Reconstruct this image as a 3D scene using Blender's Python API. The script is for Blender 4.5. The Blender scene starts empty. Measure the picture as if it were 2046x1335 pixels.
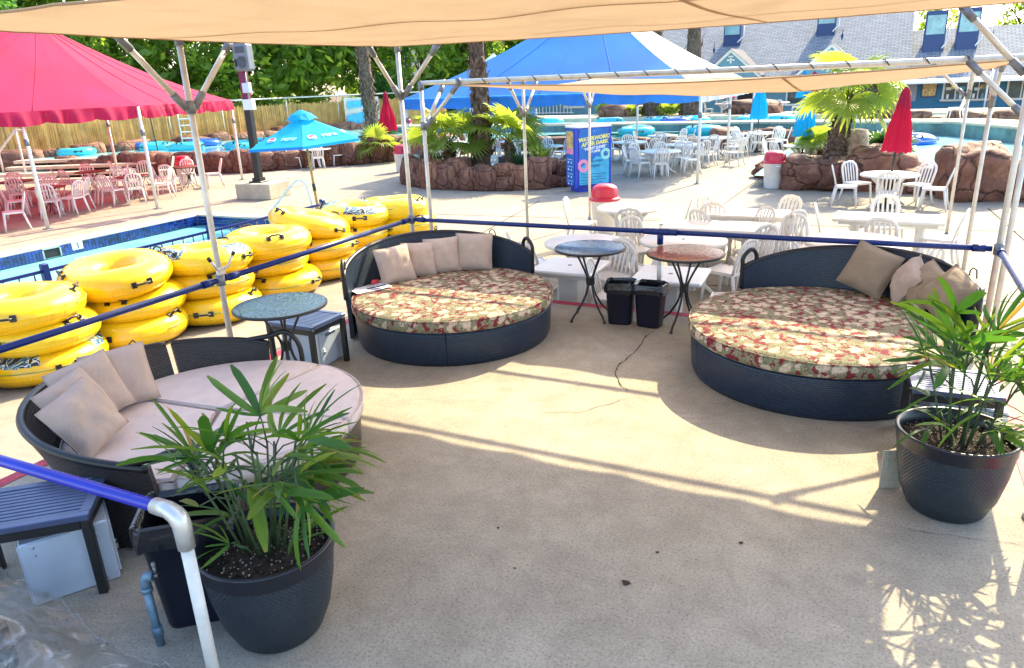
import bpy, bmesh, math, random
from mathutils import Vector, Matrix, noise as mnoise

# ---------------------------------------------------------------- camera, world, sun, exposure
sc = bpy.context.scene
COL = sc.collection
R = math.radians
random.seed(7)
DK = -0.4            # level of the pool deck; the raised seating platform is z = 0

cam_data = bpy.data.cameras.new('camera')
cam = bpy.data.objects.new('camera', cam_data)
COL.objects.link(cam)
cam_data.sensor_fit = 'HORIZONTAL'; cam_data.sensor_width = 36.0; cam_data.lens = 36.0 * 1452.0 / 2046.0
cam_data.clip_start = 0.05; cam_data.clip_end = 900.0
_t, _a, _y = R(19.0), R(2.34), R(26.7)
_fh = Vector((-math.sin(_y), math.cos(_y), 0)); _r0 = Vector((math.cos(_y), math.sin(_y), 0)); _z = Vector((0, 0, 1))
_fw = _fh * math.cos(_t) - _z * math.sin(_t)
_u0 = _fh * math.sin(_t) + _z * math.cos(_t)
_up = _u0 * math.cos(_a) + _r0 * math.sin(_a)
_rt = _r0 * math.cos(_a) - _u0 * math.sin(_a)
cam.matrix_world = Matrix(((_rt.x, _up.x, -_fw.x, 0), (_rt.y, _up.y, -_fw.y, 0), (_rt.z, _up.z, -_fw.z, 2.45), (0, 0, 0, 1)))
sc.camera = cam

SUN = Vector((0.24, 1.0, 0.87)).normalized()
SUN_EL = math.asin(SUN.z); SUN_AZ = math.atan2(SUN.x, SUN.y)
world = bpy.data.worlds.new('World'); sc.world = world; world.use_nodes = True
wn = world.node_tree; wn.nodes.clear()
wo = wn.nodes.new('ShaderNodeOutputWorld'); wb = wn.nodes.new('ShaderNodeBackground'); ws = wn.nodes.new('ShaderNodeTexSky')
ws.sky_type = 'NISHITA'; ws.sun_disc = False; ws.sun_elevation = SUN_EL; ws.sun_rotation = SUN_AZ
ws.air_density = 1.0; ws.dust_density = 2.0; ws.ozone_density = 1.0
wb.inputs['Strength'].default_value = 0.15
wn.links.new(ws.outputs[0], wb.inputs[0]); wn.links.new(wb.outputs[0], wo.inputs[0])
sl = bpy.data.lights.new('sun', 'SUN'); sun = bpy.data.objects.new('sun', sl); COL.objects.link(sun)
sl.energy = 2.7; sl.angle = R(0.5); sl.color = (1.0, 0.86, 0.55)
sun.location = SUN * 60; sun.rotation_euler = (-SUN).to_track_quat('-Z', 'Y').to_euler()
sc.view_settings.view_transform = 'Standard'
try: sc.view_settings.look = 'None'
except Exception: pass
sc.view_settings.exposure = 2.12; sc.view_settings.gamma = 1.0; sc.view_settings.use_curve_mapping = False
try:
    sc.cycles.max_bounces = 8; sc.cycles.diffuse_bounces = 3; sc.cycles.glossy_bounces = 3; sc.cycles.transmission_bounces = 5; sc.cycles.transparent_max_bounces = 8
    sc.cycles.caustics_reflective = False; sc.cycles.caustics_refractive = False
    sc.cycles.sample_clamp_indirect = 6.0
    sc.cycles.use_denoising = True
except Exception: pass

# ---------------------------------------------------------------- materials
def new_mat(name):
    m = bpy.data.materials.new(name); m.use_nodes = True
    nt = m.node_tree; b = nt.nodes.get('Principled BSDF')
    return m, nt, b
def node(nt, t, **kw):
    n = nt.nodes.new(t)
    for k, v in kw.items(): setattr(n, k, v)
    return n
def c4(c): return (c[0], c[1], c[2], 1.0)
def mixc(nt, fac, a, b, mode='MIX'):
    n = node(nt, 'ShaderNodeMix', data_type='RGBA', blend_type=mode)
    for sock, v in ((n.inputs[0], fac), (n.inputs[6], a), (n.inputs[7], b)):
        if isinstance(v, (int, float)): sock.default_value = v
        elif isinstance(v, tuple): sock.default_value = c4(v)
        else: nt.links.new(v, sock)
    return n.outputs[2]
def ramp(nt, src, stops, interp='LINEAR'):
    n = node(nt, 'ShaderNodeValToRGB'); cr = n.color_ramp; cr.interpolation = interp
    while len(cr.elements) < len(stops): cr.elements.new(0.5)
    for e, (p, c) in zip(cr.elements, stops): e.position = p; e.color = c4(c) if len(c) == 3 else c
    nt.links.new(src, n.inputs[0]); return n.outputs[0]
def coords(nt, kind='Object', scale=(1, 1, 1)):
    tc = node(nt, 'ShaderNodeTexCoord'); mp = node(nt, 'ShaderNodeMapping'); mp.inputs['Scale'].default_value = scale
    nt.links.new(tc.outputs[kind], mp.inputs[0]); return mp.outputs[0]
def noise(nt, vec, scale, detail=3, rough=0.55, dist=0.0):
    n = node(nt, 'ShaderNodeTexNoise'); n.inputs['Scale'].default_value = scale; n.inputs['Detail'].default_value = detail
    n.inputs['Roughness'].default_value = rough; n.inputs['Distortion'].default_value = dist
    nt.links.new(vec, n.inputs['Vector']); return n
def bump(nt, b, h, strength=0.3, dist=0.01):
    n = node(nt, 'ShaderNodeBump'); n.inputs['Strength'].default_value = strength; n.inputs['Distance'].default_value = dist
    nt.links.new(h, n.inputs['Height']); nt.links.new(n.outputs[0], b.inputs['Normal']); return n
def M(name, col, rough=0.5, spec=0.5, metal=0.0, var=0.12, vs=6.0, bs=0.0, bsc=60.0, coat=0.0, transl=0.0, tcol=None, kind='Object'):
    m, nt, b = new_mat(name)
    b.inputs['Roughness'].default_value = rough; b.inputs['Metallic'].default_value = metal
    b.inputs['Specular IOR Level'].default_value = spec; b.inputs['Coat Weight'].default_value = coat
    v = coords(nt, kind)
    n = noise(nt, v, vs, 4)
    lo = tuple(c * (1 - var) for c in col); hi = tuple(min(1, c * (1 + var)) for c in col)
    c = ramp(nt, n.outputs[0], [(0.3, lo), (0.7, hi)])
    nt.links.new(c, b.inputs['Base Color'])
    if bs > 0:
        n2 = noise(nt, v, bsc, 3); bump(nt, b, n2.outputs[0], bs, 0.01)
    if transl > 0:
        tr = node(nt, 'ShaderNodeBsdfTranslucent'); mx = node(nt, 'ShaderNodeMixShader'); mx.inputs[0].default_value = transl
        tr.inputs[0].default_value = c4(tcol or col)
        out = nt.nodes.get('Material Output')
        nt.links.new(b.outputs[0], mx.inputs[1]); nt.links.new(tr.outputs[0], mx.inputs[2]); nt.links.new(mx.outputs[0], out.inputs[0])
    return m

def concrete(name, a, b_, c_, speck=0.5):
    m, nt, b = new_mat(name); v = coords(nt)
    n1 = noise(nt, v, 0.55, 5, 0.6); n2 = noise(nt, v, 3.5, 5, 0.65); n3 = noise(nt, v, 70.0, 3, 0.75)
    base = ramp(nt, n1.outputs[0], [(0.3, a), (0.52, b_), (0.72, c_)])
    mott = ramp(nt, n2.outputs[0], [(0.35, (0.80, 0.80, 0.80)), (0.62, (1.06, 1.06, 1.06))])
    col = mixc(nt, 0.7, base, mott, 'MULTIPLY')
    sp = ramp(nt, n3.outputs[0], [(0.34, (0.52, 0.51, 0.49)), (0.47, (0.96, 0.96, 0.96)), (0.56, (1.04, 1.04, 1.04)), (0.68, (1.25, 1.24, 1.22))])
    col = mixc(nt, speck, col, sp, 'MULTIPLY')
    st = noise(nt, v, 1.7, 2, 0.5, 0.4)
    stain = ramp(nt, st.outputs[0], [(0.66, (1, 1, 1)), (0.74, (0.80, 0.79, 0.78))])
    col = mixc(nt, 0.8, col, stain, 'MULTIPLY')
    pt = noise(nt, v, 0.9, 4, 0.7, 1.6); patch = ramp(nt, pt.outputs[0], [(0.44, (1.0, 1.0, 1.0)), (0.50, (0.90, 0.90, 0.91)), (0.54, (1.0, 1.0, 1.0)), (0.63, (0.93, 0.92, 0.91))])
    col = mixc(nt, 0.9, col, patch, 'MULTIPLY')
    sc2 = noise(nt, v, 38.0, 3, 0.7); pits = ramp(nt, sc2.outputs[0], [(0.27, (0.62, 0.6, 0.58)), (0.32, (1, 1, 1))]); col = mixc(nt, 0.8, col, pits, 'MULTIPLY')
    nt.links.new(col, b.inputs['Base Color']); b.inputs['Roughness'].default_value = 0.85; b.inputs['Specular IOR Level'].default_value = 0.25
    bump(nt, b, n3.outputs[0], 0.25, 0.004)
    return m
m_floor = concrete('platform concrete', (0.32, 0.285, 0.225), (0.37, 0.33, 0.26), (0.405, 0.365, 0.295), 0.8)
m_deck = concrete('deck concrete', (0.29, 0.255, 0.205), (0.335, 0.295, 0.238), (0.37, 0.325, 0.265), 0.7)
m_curb = concrete('pale curb', (0.52, 0.44, 0.33), (0.58, 0.5, 0.38), (0.62, 0.54, 0.43), 0.4)
m_block = concrete('block concrete', (0.40, 0.36, 0.27), (0.46, 0.41, 0.31), (0.5, 0.45, 0.35), 0.4)
m_redpaint = M('red edge paint', (0.42, 0.035, 0.07), 0.6, 0.3, var=0.3, vs=14, bs=0.2)
m_crack = M('crack', (0.05, 0.04, 0.035), 0.95, 0.1)
m_earth = M('bare earth', (0.16, 0.11, 0.07), 0.95, 0.1, var=0.4, vs=3)
m_pipe = M('galvanised pipe', (0.62, 0.60, 0.55), 0.42, 0.5, 0.35, var=0.14, vs=9, bs=0.08)
m_fit = M('grey pipe fitting', (0.20, 0.22, 0.25), 0.5, 0.5, 0.4, var=0.2, vs=12)
m_fitlight = M('bright pipe fitting', (0.62, 0.62, 0.60), 0.35, 0.5, 0.6, var=0.12, vs=20)
def chipped():
    m, nt, b = new_mat('chipped blue pipe paint'); v = coords(nt)
    n = noise(nt, v, 16, 4, 0.7)
    f = ramp(nt, n.outputs[0], [(0.70, (0, 0, 0)), (0.72, (1, 1, 1))])
    col = mixc(nt, f, (0.005, 0.022, 0.14), (0.5, 0.52, 0.54)); nt.links.new(col, b.inputs['Base Color'])
    b.inputs['Roughness'].default_value = 0.34; b.inputs['Specular IOR Level'].default_value = 0.35; return m
m_bluepipe = chipped()
m_bluepipe2 = M('glossy blue pipe paint', (0.012, 0.022, 0.42), 0.22, 0.6, coat=0.5, var=0.1)
m_whitepaint = M('worn white pipe paint', (0.68, 0.68, 0.64), 0.45, 0.5, var=0.10, vs=18, bs=0.1)
def wicker(name, a, b_, mortar):
    m, nt, b = new_mat(name)
    tc = node(nt, 'ShaderNodeTexCoord'); br = node(nt, 'ShaderNodeTexBrick')
    br.inputs['Scale'].default_value = 1.0; br.inputs['Brick Width'].default_value = 0.040; br.inputs['Row Height'].default_value = 0.0165
    br.inputs['Mortar Size'].default_value = 0.0035; br.inputs['Mortar Smooth'].default_value = 0.6
    br.inputs['Color1'].default_value = c4(a); br.inputs['Color2'].default_value = c4(b_); br.inputs['Mortar'].default_value = c4(mortar)
    nt.links.new(tc.outputs['UV'], br.inputs['Vector']); nt.links.new(br.outputs['Color'], b.inputs['Base Color'])
    inv = node(nt, 'ShaderNodeMath', operation='SUBTRACT'); inv.inputs[0].default_value = 1.0; nt.links.new(br.outputs['Fac'], inv.inputs[1])
    bump(nt, b, inv.outputs[0], 1.0, 0.012); b.inputs['Roughness'].default_value = 0.40; b.inputs['Specular IOR Level'].default_value = 0.55
    return m
m_wicker = wicker('dark blue grey wicker', (0.010, 0.028, 0.062), (0.020, 0.046, 0.090), (0.001, 0.003, 0.008))
m_wickerb = wicker('dark brown wicker', (0.030, 0.024, 0.024), (0.055, 0.042, 0.036), (0.003, 0.003, 0.004))
def floral():
    m, nt, b = new_mat('tropical floral fabric'); v = coords(nt)
    d = noise(nt, v, 7.5, 3, 0.6)
    ad = node(nt, 'ShaderNodeMix', data_type='VECTOR'); ad.inputs[0].default_value = 0.13
    nt.links.new(v, ad.inputs[4]); nt.links.new(d.outputs[1], ad.inputs[5]); av = ad.outputs[1]
    def vor(scale, smooth=False):
        n = node(nt, 'ShaderNodeTexVoronoi'); n.inputs['Scale'].default_value = scale
        nt.links.new(av, n.inputs['Vector']); return n
    def chan(n, i):
        s = node(nt, 'ShaderNodeSeparateColor'); nt.links.new(n.outputs['Color'], s.inputs[0]); return s.outputs[i]
    v1 = vor(12.5); v2 = vor(27.0); v3 = vor(18.0)
    leafn = node(nt, 'ShaderNodeTexWave'); leafn.inputs['Scale'].default_value = 17.0; leafn.inputs['Distortion'].default_value = 7.0; leafn.inputs['Detail'].default_value = 2.0; leafn.inputs['Detail Scale'].default_value = 1.4
    nt.links.new(av, leafn.inputs['Vector'])
    # ground of leaves: grey green and olive blades
    leaves = ramp(nt, leafn.outputs['Fac'], [(0.0, (0.13, 0.13, 0.075)), (0.3, (0.25, 0.24, 0.145)), (0.55, (0.42, 0.355, 0.25)), (0.85, (0.17, 0.175, 0.10))])
    red = ramp(nt, chan(v2, 1), [(0.0, (0, 0, 0)), (0.68, (1, 1, 1))], 'CONSTANT')
    col = mixc(nt, red, leaves, (0.20, 0.03, 0.045))
    # blossoms: cream and blush petals inside the larger cells
    petal = ramp(nt, v1.outputs['Distance'], [(0.0, (0.56, 0.33, 0.25)), (0.14, (0.60, 0.49, 0.37)), (0.40, (0.55, 0.45, 0.33)), (0.52, (0.36, 0.27, 0.19))])
    inb = ramp(nt, v1.outputs['Distance'], [(0.50, (1, 1, 1)), (0.54, (0, 0, 0))])
    isf = ramp(nt, chan(v1, 0), [(0.0, (1, 1, 1)), (0.46, (0, 0, 0))], 'CONSTANT')
    f = mixc(nt, 1.0, inb, isf, 'MULTIPLY'); col = mixc(nt, f, col, petal)
    # tan outline leaves
    isl = ramp(nt, chan(v3, 2), [(0.0, (0, 0, 0)), (0.74, (1, 1, 1))], 'CONSTANT'); inl = ramp(nt, v3.outputs['Distance'], [(0.44, (1, 1, 1)), (0.48, (0, 0, 0))])
    col = mixc(nt, mixc(nt, 1.0, isl, inl, 'MULTIPLY'), col, (0.52, 0.43, 0.31))
    vein = noise(nt, av, 34, 3, 0.65, 1.5)
    vr = ramp(nt, vein.outputs[0], [(0.38, (0.42, 0.38, 0.34)), (0.46, (1, 1, 1)), (0.56, (1, 1, 1)), (0.63, (0.55, 0.5, 0.44))]); col = mixc(nt, 0.8, col, vr, 'MULTIPLY')
    nt.links.new(col, b.inputs['Base Color']); b.inputs['Roughness'].default_value = 0.85; b.inputs['Specular IOR Level'].default_value = 0.2
    bump(nt, b, noise(nt, v, 240, 2).outputs[0], 0.2, 0.002)
    return m
m_floral = floral()
def cloth(name, col, var=0.06, wr=0.35, transl=0.0, tcol=None, wsc=5.0):
    m = M(name, col, 0.85, 0.2, var=var, vs=9, transl=transl, tcol=tcol); nt = m.node_tree; b = nt.nodes['Principled BSDF']
    v = coords(nt); n = noise(nt, v, wsc, 3, 0.5, 1.0); n2 = noise(nt, v, 300, 2)
    mm = node(nt, 'ShaderNodeMath', operation='MULTIPLY_ADD'); mm.inputs[1].default_value = 0.08
    nt.links.new(n2.outputs[0], mm.inputs[0]); nt.links.new(n.outputs[0], mm.inputs[2])
    bump(nt, b, mm.outputs[0], wr, 0.03); return m
m_cushion = cloth('beige cushion cloth', (0.48, 0.375, 0.315), wr=0.6)
m_cushionm = cloth('pinkish tan cushion cloth', (0.42, 0.325, 0.265))
m_cushiont = cloth('tan cushion cloth', (0.28, 0.215, 0.15), wr=0.6)
m_pad = cloth('pale pink pad cloth', (0.66, 0.57, 0.54), wr=0.25)
def shade_cloth():
    m, nt, b = new_mat('tan shade cloth'); v = coords(nt, 'Object', (9, 160, 9)); v2 = coords(nt)
    n = noise(nt, v, 6, 3, 0.6); n2 = noise(nt, v2, 0.9, 3)
    col = ramp(nt, n.outputs[0], [(0.25, (0.46, 0.31, 0.18)), (0.75, (0.60, 0.43, 0.27))])
    tcol = ramp(nt, n.outputs[0], [(0.3, (0.40, 0.265, 0.15)), (0.7, (0.55, 0.385, 0.235))])
    dirt = ramp(nt, noise(nt, v2, 1.6, 5, 0.65, 0.8).outputs[0], [(0.35, (0.86, 0.85, 0.84)), (0.6, (1.05, 1.04, 1.03))]); tcol = mixc(nt, 1.0, tcol, dirt, 'MULTIPLY')
    nt.links.new(col, b.inputs['Base Color']); b.inputs['Roughness'].default_value = 0.9
    tr = node(nt, 'ShaderNodeBsdfTranslucent'); nt.links.new(tcol, tr.inputs[0]); mx = node(nt, 'ShaderNodeMixShader'); mx.inputs[0].default_value = 0.36
    out = nt.nodes['Material Output']; nt.links.new(b.outputs[0], mx.inputs[1]); nt.links.new(tr.outputs[0], mx.inputs[2]); nt.links.new(mx.outputs[0], out.inputs[0])
    bump(nt, b, n2.outputs[0], 0.4, 0.05)
    return m
m_shade = shade_cloth()
m_cord = M('dark cord', (0.05, 0.05, 0.06), 0.8)
m_blackmetal = M('black powder coated steel', (0.014, 0.015, 0.018), 0.38, 0.5, var=0.2)
m_slat = M('dark slat metal', (0.075, 0.10, 0.19), 0.32, 0.55, 0.3, var=0.12)
m_greymetal = M('pale grey sheet metal', (0.52, 0.61, 0.72), 0.38, 0.5, 0.25, var=0.06, vs=5)
m_screw = M('steel screw', (0.4, 0.4, 0.42), 0.3, 0.5, 0.8)
m_bin = M('black bin plastic', (0.005, 0.007, 0.020), 0.36, 0.5, var=0.15, bs=0.05)
m_liner = M('black bag film', (0.008, 0.009, 0.013), 0.22, 0.6, var=0.2, bs=0.5, bsc=30)
def potmat():
    m, nt, b = new_mat('dark embossed planter'); tc = node(nt, 'ShaderNodeTexCoord')
    mp = node(nt, 'ShaderNodeMapping'); mp.inputs['Rotation'].default_value = (0, 0, R(45)); nt.links.new(tc.outputs['UV'], mp.inputs[0])
    br = node(nt, 'ShaderNodeTexBrick'); br.inputs['Scale'].default_value = 1; br.inputs['Brick Width'].default_value = 0.017; br.inputs['Row Height'].default_value = 0.017
    br.inputs['Mortar Size'].default_value = 0.003; br.inputs['Mortar Smooth'].default_value = 1.0; br.offset = 0.0
    br.inputs['Color1'].default_value = (0.010, 0.022, 0.036, 1); br.inputs['Color2'].default_value = (0.016, 0.032, 0.048, 1); br.inputs['Mortar'].default_value = (0.003, 0.004, 0.006, 1)
    nt.links.new(mp.outputs[0], br.inputs['Vector']); nt.links.new(br.outputs['Color'], b.inputs['Base Color'])
    inv = node(nt, 'ShaderNodeMath', operation='SUBTRACT'); inv.inputs[0].default_value = 1.0; nt.links.new(br.outputs['Fac'], inv.inputs[1])
    bump(nt, b, inv.outputs[0], 0.8, 0.005); b.inputs['Roughness'].default_value = 0.36; return m
m_pot = potmat()
m_potrim = M('dark planter rim', (0.008, 0.011, 0.020), 0.32, 0.5)
m_soil = M('potting soil', (0.035, 0.026, 0.02), 0.95, 0.15, var=0.6, vs=40, bs=0.9, bsc=60)
m_perlite = M('pale soil crumbs', (0.38, 0.32, 0.24), 0.9, 0.1, var=0.4, vs=20)
def palmleaf():
    m, nt, b = new_mat('lady palm leaf'); oi = node(nt, 'ShaderNodeObjectInfo'); v = coords(nt); 
    c = ramp(nt, oi.outputs['Random'], [(0.0, (0.018, 0.085, 0.022)), (0.4, (0.045, 0.145, 0.022)), (0.75, (0.085, 0.19, 0.02)), (0.96, (0.13, 0.21, 0.025)), (1.0, (0.30, 0.22, 0.08))])
    sx = node(nt, 'ShaderNodeSeparateXYZ'); nt.links.new(v, sx.inputs[0])
    tip = ramp(nt, sx.outputs[1], [(0.0, (0.9, 0.95, 0.85)), (0.6, (1, 1, 1)), (0.93, (1.05, 1.0, 0.9)), (1.0, (1.9, 1.0, 0.9))]); c = mixc(nt, 1.0, c, tip, 'MULTIPLY')
    st = coords(nt, 'Object', (90, 2, 2)); vn = noise(nt, st, 1.0, 2); c = mixc(nt, 0.5, c, ramp(nt, vn.outputs[0], [(0.35, (0.75, 0.78, 0.7)), (0.6, (1.1, 1.08, 1.0))]), 'MULTIPLY')
    nt.links.new(c, b.inputs['Base Color']); b.inputs['Roughness'].default_value = 0.36; b.inputs['Specular IOR Level'].default_value = 0.45
    bump(nt, b, vn.outputs[0], 0.35, 0.01)
    tr = node(nt, 'ShaderNodeBsdfTranslucent'); nt.links.new(mixc(nt, 1.0, c, (3.2, 2.4, 1.0), 'MULTIPLY'), tr.inputs[0]); mx = node(nt, 'ShaderNodeMixShader'); mx.inputs[0].default_value = 0.36
    out = nt.nodes['Material Output']; nt.links.new(b.outputs[0], mx.inputs[1]); nt.links.new(tr.outputs[0], mx.inputs[2]); nt.links.new(mx.outputs[0], out.inputs[0]); return m
m_leaf = palmleaf()
m_stem = M('palm cane', (0.045, 0.085, 0.03), 0.6, var=0.4, vs=12)
m_fan = M('fan palm leaf', (0.15, 0.23, 0.04), 0.42, 0.4, var=0.3, vs=2.5, transl=0.5, tcol=(0.50, 0.60, 0.06))
m_fandark = M('dark spiky leaf', (0.035, 0.09, 0.035), 0.45, 0.4, var=0.35, vs=5, transl=0.25, tcol=(0.12, 0.25, 0.04))
m_trunk = M('palm trunk bark', (0.12, 0.085, 0.065), 0.9, 0.15, var=0.55, vs=9, bs=0.8, bsc=25)
m_boot = M('dry leaf base', (0.17, 0.11, 0.075), 0.85, 0.2, var=0.6, vs=6)
m_wood = M('brown bark', (0.10, 0.07, 0.05), 0.95, 0.1, var=0.4, vs=6, bs=0.6, bsc=20)
m_treeleaf = M('broad tree leaf', (0.085, 0.17, 0.025), 0.5, 0.35, var=0.6, vs=0.5, transl=0.55, tcol=(0.46, 0.64, 0.06))
m_treeleaf2 = M('bluish tree leaf', (0.045, 0.13, 0.04), 0.5, 0.35, var=0.6, vs=0.5, transl=0.5, tcol=(0.20, 0.48, 0.06))
def yellow_base(nt, b):
    v = coords(nt); oi = node(nt, 'ShaderNodeObjectInfo'); tc = node(nt, 'ShaderNodeTexCoord')
    base = ramp(nt, oi.outputs['Random'], [(0, (0.80, 0.46, 0.006)), (0.5, (0.88, 0.56, 0.008)), (1, (0.88, 0.64, 0.02))])
    sc_ = noise(nt, v, 5.0, 5, 0.7, 0.8); col = mixc(nt, 0.8, base, ramp(nt, sc_.outputs[0], [(0.30, (0.80, 0.76, 0.6)), (0.45, (1, 1, 1))]), 'MULTIPLY')
    sx = node(nt, 'ShaderNodeSeparateXYZ'); nt.links.new(tc.outputs['UV'], sx.inputs[0])
    # weld line round the widest part, with fine puckers either side
    def band(c, w):
        m1 = node(nt, 'ShaderNodeMath', operation='SUBTRACT'); m1.inputs[1].default_value = c; nt.links.new(sx.outputs[1], m1.inputs[0])
        m2 = node(nt, 'ShaderNodeMath', operation='ABSOLUTE'); nt.links.new(m1.outputs[0], m2.inputs[0])
        return ramp(nt, m2.outputs[0], [(0.0, (1, 1, 1)), (w, (0, 0, 0))])
    mp = node(nt, 'ShaderNodeMapping'); mp.inputs['Scale'].default_value = (90, 3, 1); nt.links.new(tc.outputs['UV'], mp.inputs[0])
    pk = noise(nt, mp.outputs[0], 1.0, 2); b1 = band(0.94, 0.10); b2 = band(0.5, 0.16)
    h = mixc(nt, 1.0, mixc(nt, 1.0, b1, b2, 'ADD'), pk.outputs[0], 'MULTIPLY'); bump(nt, b, h, 0.55, 0.03)
    ln = band(0.94, 0.006); col = mixc(nt, mixc(nt, 1.0, ln, (0.5, 0.5, 0.5), 'MULTIPLY'), col, (0.45, 0.27, 0.01))
    b.inputs['Roughness'].default_value = 0.25; b.inputs['Coat Weight'].default_value = 0.25; b.inputs['Coat Roughness'].default_value = 0.12
    return col
m_yellow, _nt, _b = new_mat('yellow vinyl'); _nt.links.new(yellow_base(_nt, _b), _b.inputs['Base Color'])
def tubeprint():
    m, nt, b = new_mat('yellow vinyl with wave print'); b.inputs['Roughness'].default_value = 0.22; b.inputs['Coat Weight'].default_value = 0.3
    tc = node(nt, 'ShaderNodeTexCoord'); sx = node(nt, 'ShaderNodeSeparateXYZ'); nt.links.new(tc.outputs['UV'], sx.inputs[0])
    mp = node(nt, 'ShaderNodeMapping'); mp.inputs['Scale'].default_value = (2.6, 1.0, 1); nt.links.new(tc.outputs['UV'], mp.inputs[0])
    n = noise(nt, mp.outputs[0], 7.0, 2, 0.5, 2.2)
    pat = ramp(nt, n.outputs[0], [(0.0, (0.015, 0.02, 0.03)), (0.44, (0.85, 0.82, 0.55)), (0.475, (0.02, 0.10, 0.20)), (0.53, (0.015, 0.02, 0.03)), (0.555, (0.04, 0.25, 0.42)), (0.60, (0.88, 0.58, 0.008)), (0.63, (0.03, 0.16, 0.28))], 'CONSTANT')
    def win(sock, a, b2):
        r = ramp(nt, sock, [(0, (0, 0, 0)), (a, (1, 1, 1)), (b2, (0, 0, 0))], 'CONSTANT'); return r
    sc_ = node(nt, 'ShaderNodeMath', operation='MULTIPLY_ADD'); sc_.inputs[1].default_value = 0.05; nt.links.new(n.outputs[0], sc_.inputs[0]); nt.links.new(sx.outputs[1], sc_.inputs[2])
    wv = win(sc_.outputs[0], 0.10, 0.33)
    md = node(nt, 'ShaderNodeMath', operation='FRACT'); k = node(nt, 'ShaderNodeMath', operation='MULTIPLY'); k.inputs[1].default_value = 3.0
    nt.links.new(sx.outputs[0], k.inputs[0]); nt.links.new(k.outputs[0], md.inputs[0]); wu = win(md.outputs[0], 0.22, 0.72)
    f = mixc(nt, 1.0, wv, wu, 'MULTIPLY')
    nt.links.new(mixc(nt, f, yellow_base(nt, b), pat), b.inputs['Base Color']); return m
m_yellowprint = tubeprint()
m_seam = M('green seam print', (0.22, 0.30, 0.05), 0.4)
m_handle = M('black handle rubber', (0.012, 0.012, 0.014), 0.35)
m_cyan = M('cyan vinyl', (0.06, 0.52, 0.66), 0.22, 0.5, var=0.04, coat=0.3, transl=0.3, tcol=(0.1, 0.8, 0.95))
m_bluev = M('blue vinyl', (0.02, 0.13, 0.55), 0.25, 0.5, var=0.04, coat=0.3, transl=0.2, tcol=(0.05, 0.35, 0.9))
m_white = M('white resin', (0.76, 0.74, 0.70), 0.36, 0.45, var=0.05, vs=4)
m_redtop = M('brown red table top', (0.20, 0.05, 0.05), 0.4, 0.5)
m_redfab = M('red tent fabric', (0.40, 0.015, 0.085), 0.65, 0.3, var=0.22, vs=0.7, transl=0.36, tcol=(0.70, 0.01, 0.07), bs=0.5, bsc=2.0)
m_bluefab = M('blue tent fabric', (0.035, 0.20, 0.66), 0.6, 0.3, var=0.30, vs=0.35, transl=0.42, tcol=(0.08, 0.42, 0.95), bs=0.5, bsc=2.0)
m_whitefab = M('white tent fabric', (0.78, 0.79, 0.78), 0.65, 0.3, var=0.05, vs=1, transl=0.35, tcol=(0.85, 0.88, 0.86), bs=0.3, bsc=2.0)
m_skyfab = M('bright blue parasol fabric', (0.015, 0.36, 0.66), 0.65, 0.3, var=0.08, vs=3, transl=0.45, tcol=(0.03, 0.62, 0.95))
m_deepfab = M('deep blue parasol fabric', (0.012, 0.06, 0.42), 0.65, 0.3, var=0.08, transl=0.4, tcol=(0.03, 0.15, 0.7))
m_midfab = M('blue parasol fabric', (0.02, 0.17, 0.55), 0.65, 0.3, var=0.10, transl=0.42, tcol=(0.04, 0.38, 0.85))
m_redpar = M('red parasol fabric', (0.42, 0.012, 0.06), 0.65, 0.3, var=0.1, transl=0.4, tcol=(0.75, 0.02, 0.1))
m_polewood = M('varnished wood pole', (0.42, 0.22, 0.05), 0.4, 0.5, var=0.2, vs=20)
m_poleblack = M('dark post paint', (0.012, 0.016, 0.018), 0.45)
m_polered = M('maroon post paint', (0.16, 0.012, 0.05), 0.45)
m_speaker = M('grey speaker shell', (0.15, 0.17, 0.20), 0.5, var=0.1)
m_grille = M('dark speaker grille', (0.06, 0.07, 0.085), 0.6, bs=0.5, bsc=200)
m_redlid = M('red lid plastic', (0.55, 0.022, 0.06), 0.35, 0.5, var=0.1)
m_binwhite = M('white barrel plastic', (0.70, 0.71, 0.72), 0.45, 0.4, var=0.06)
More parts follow.
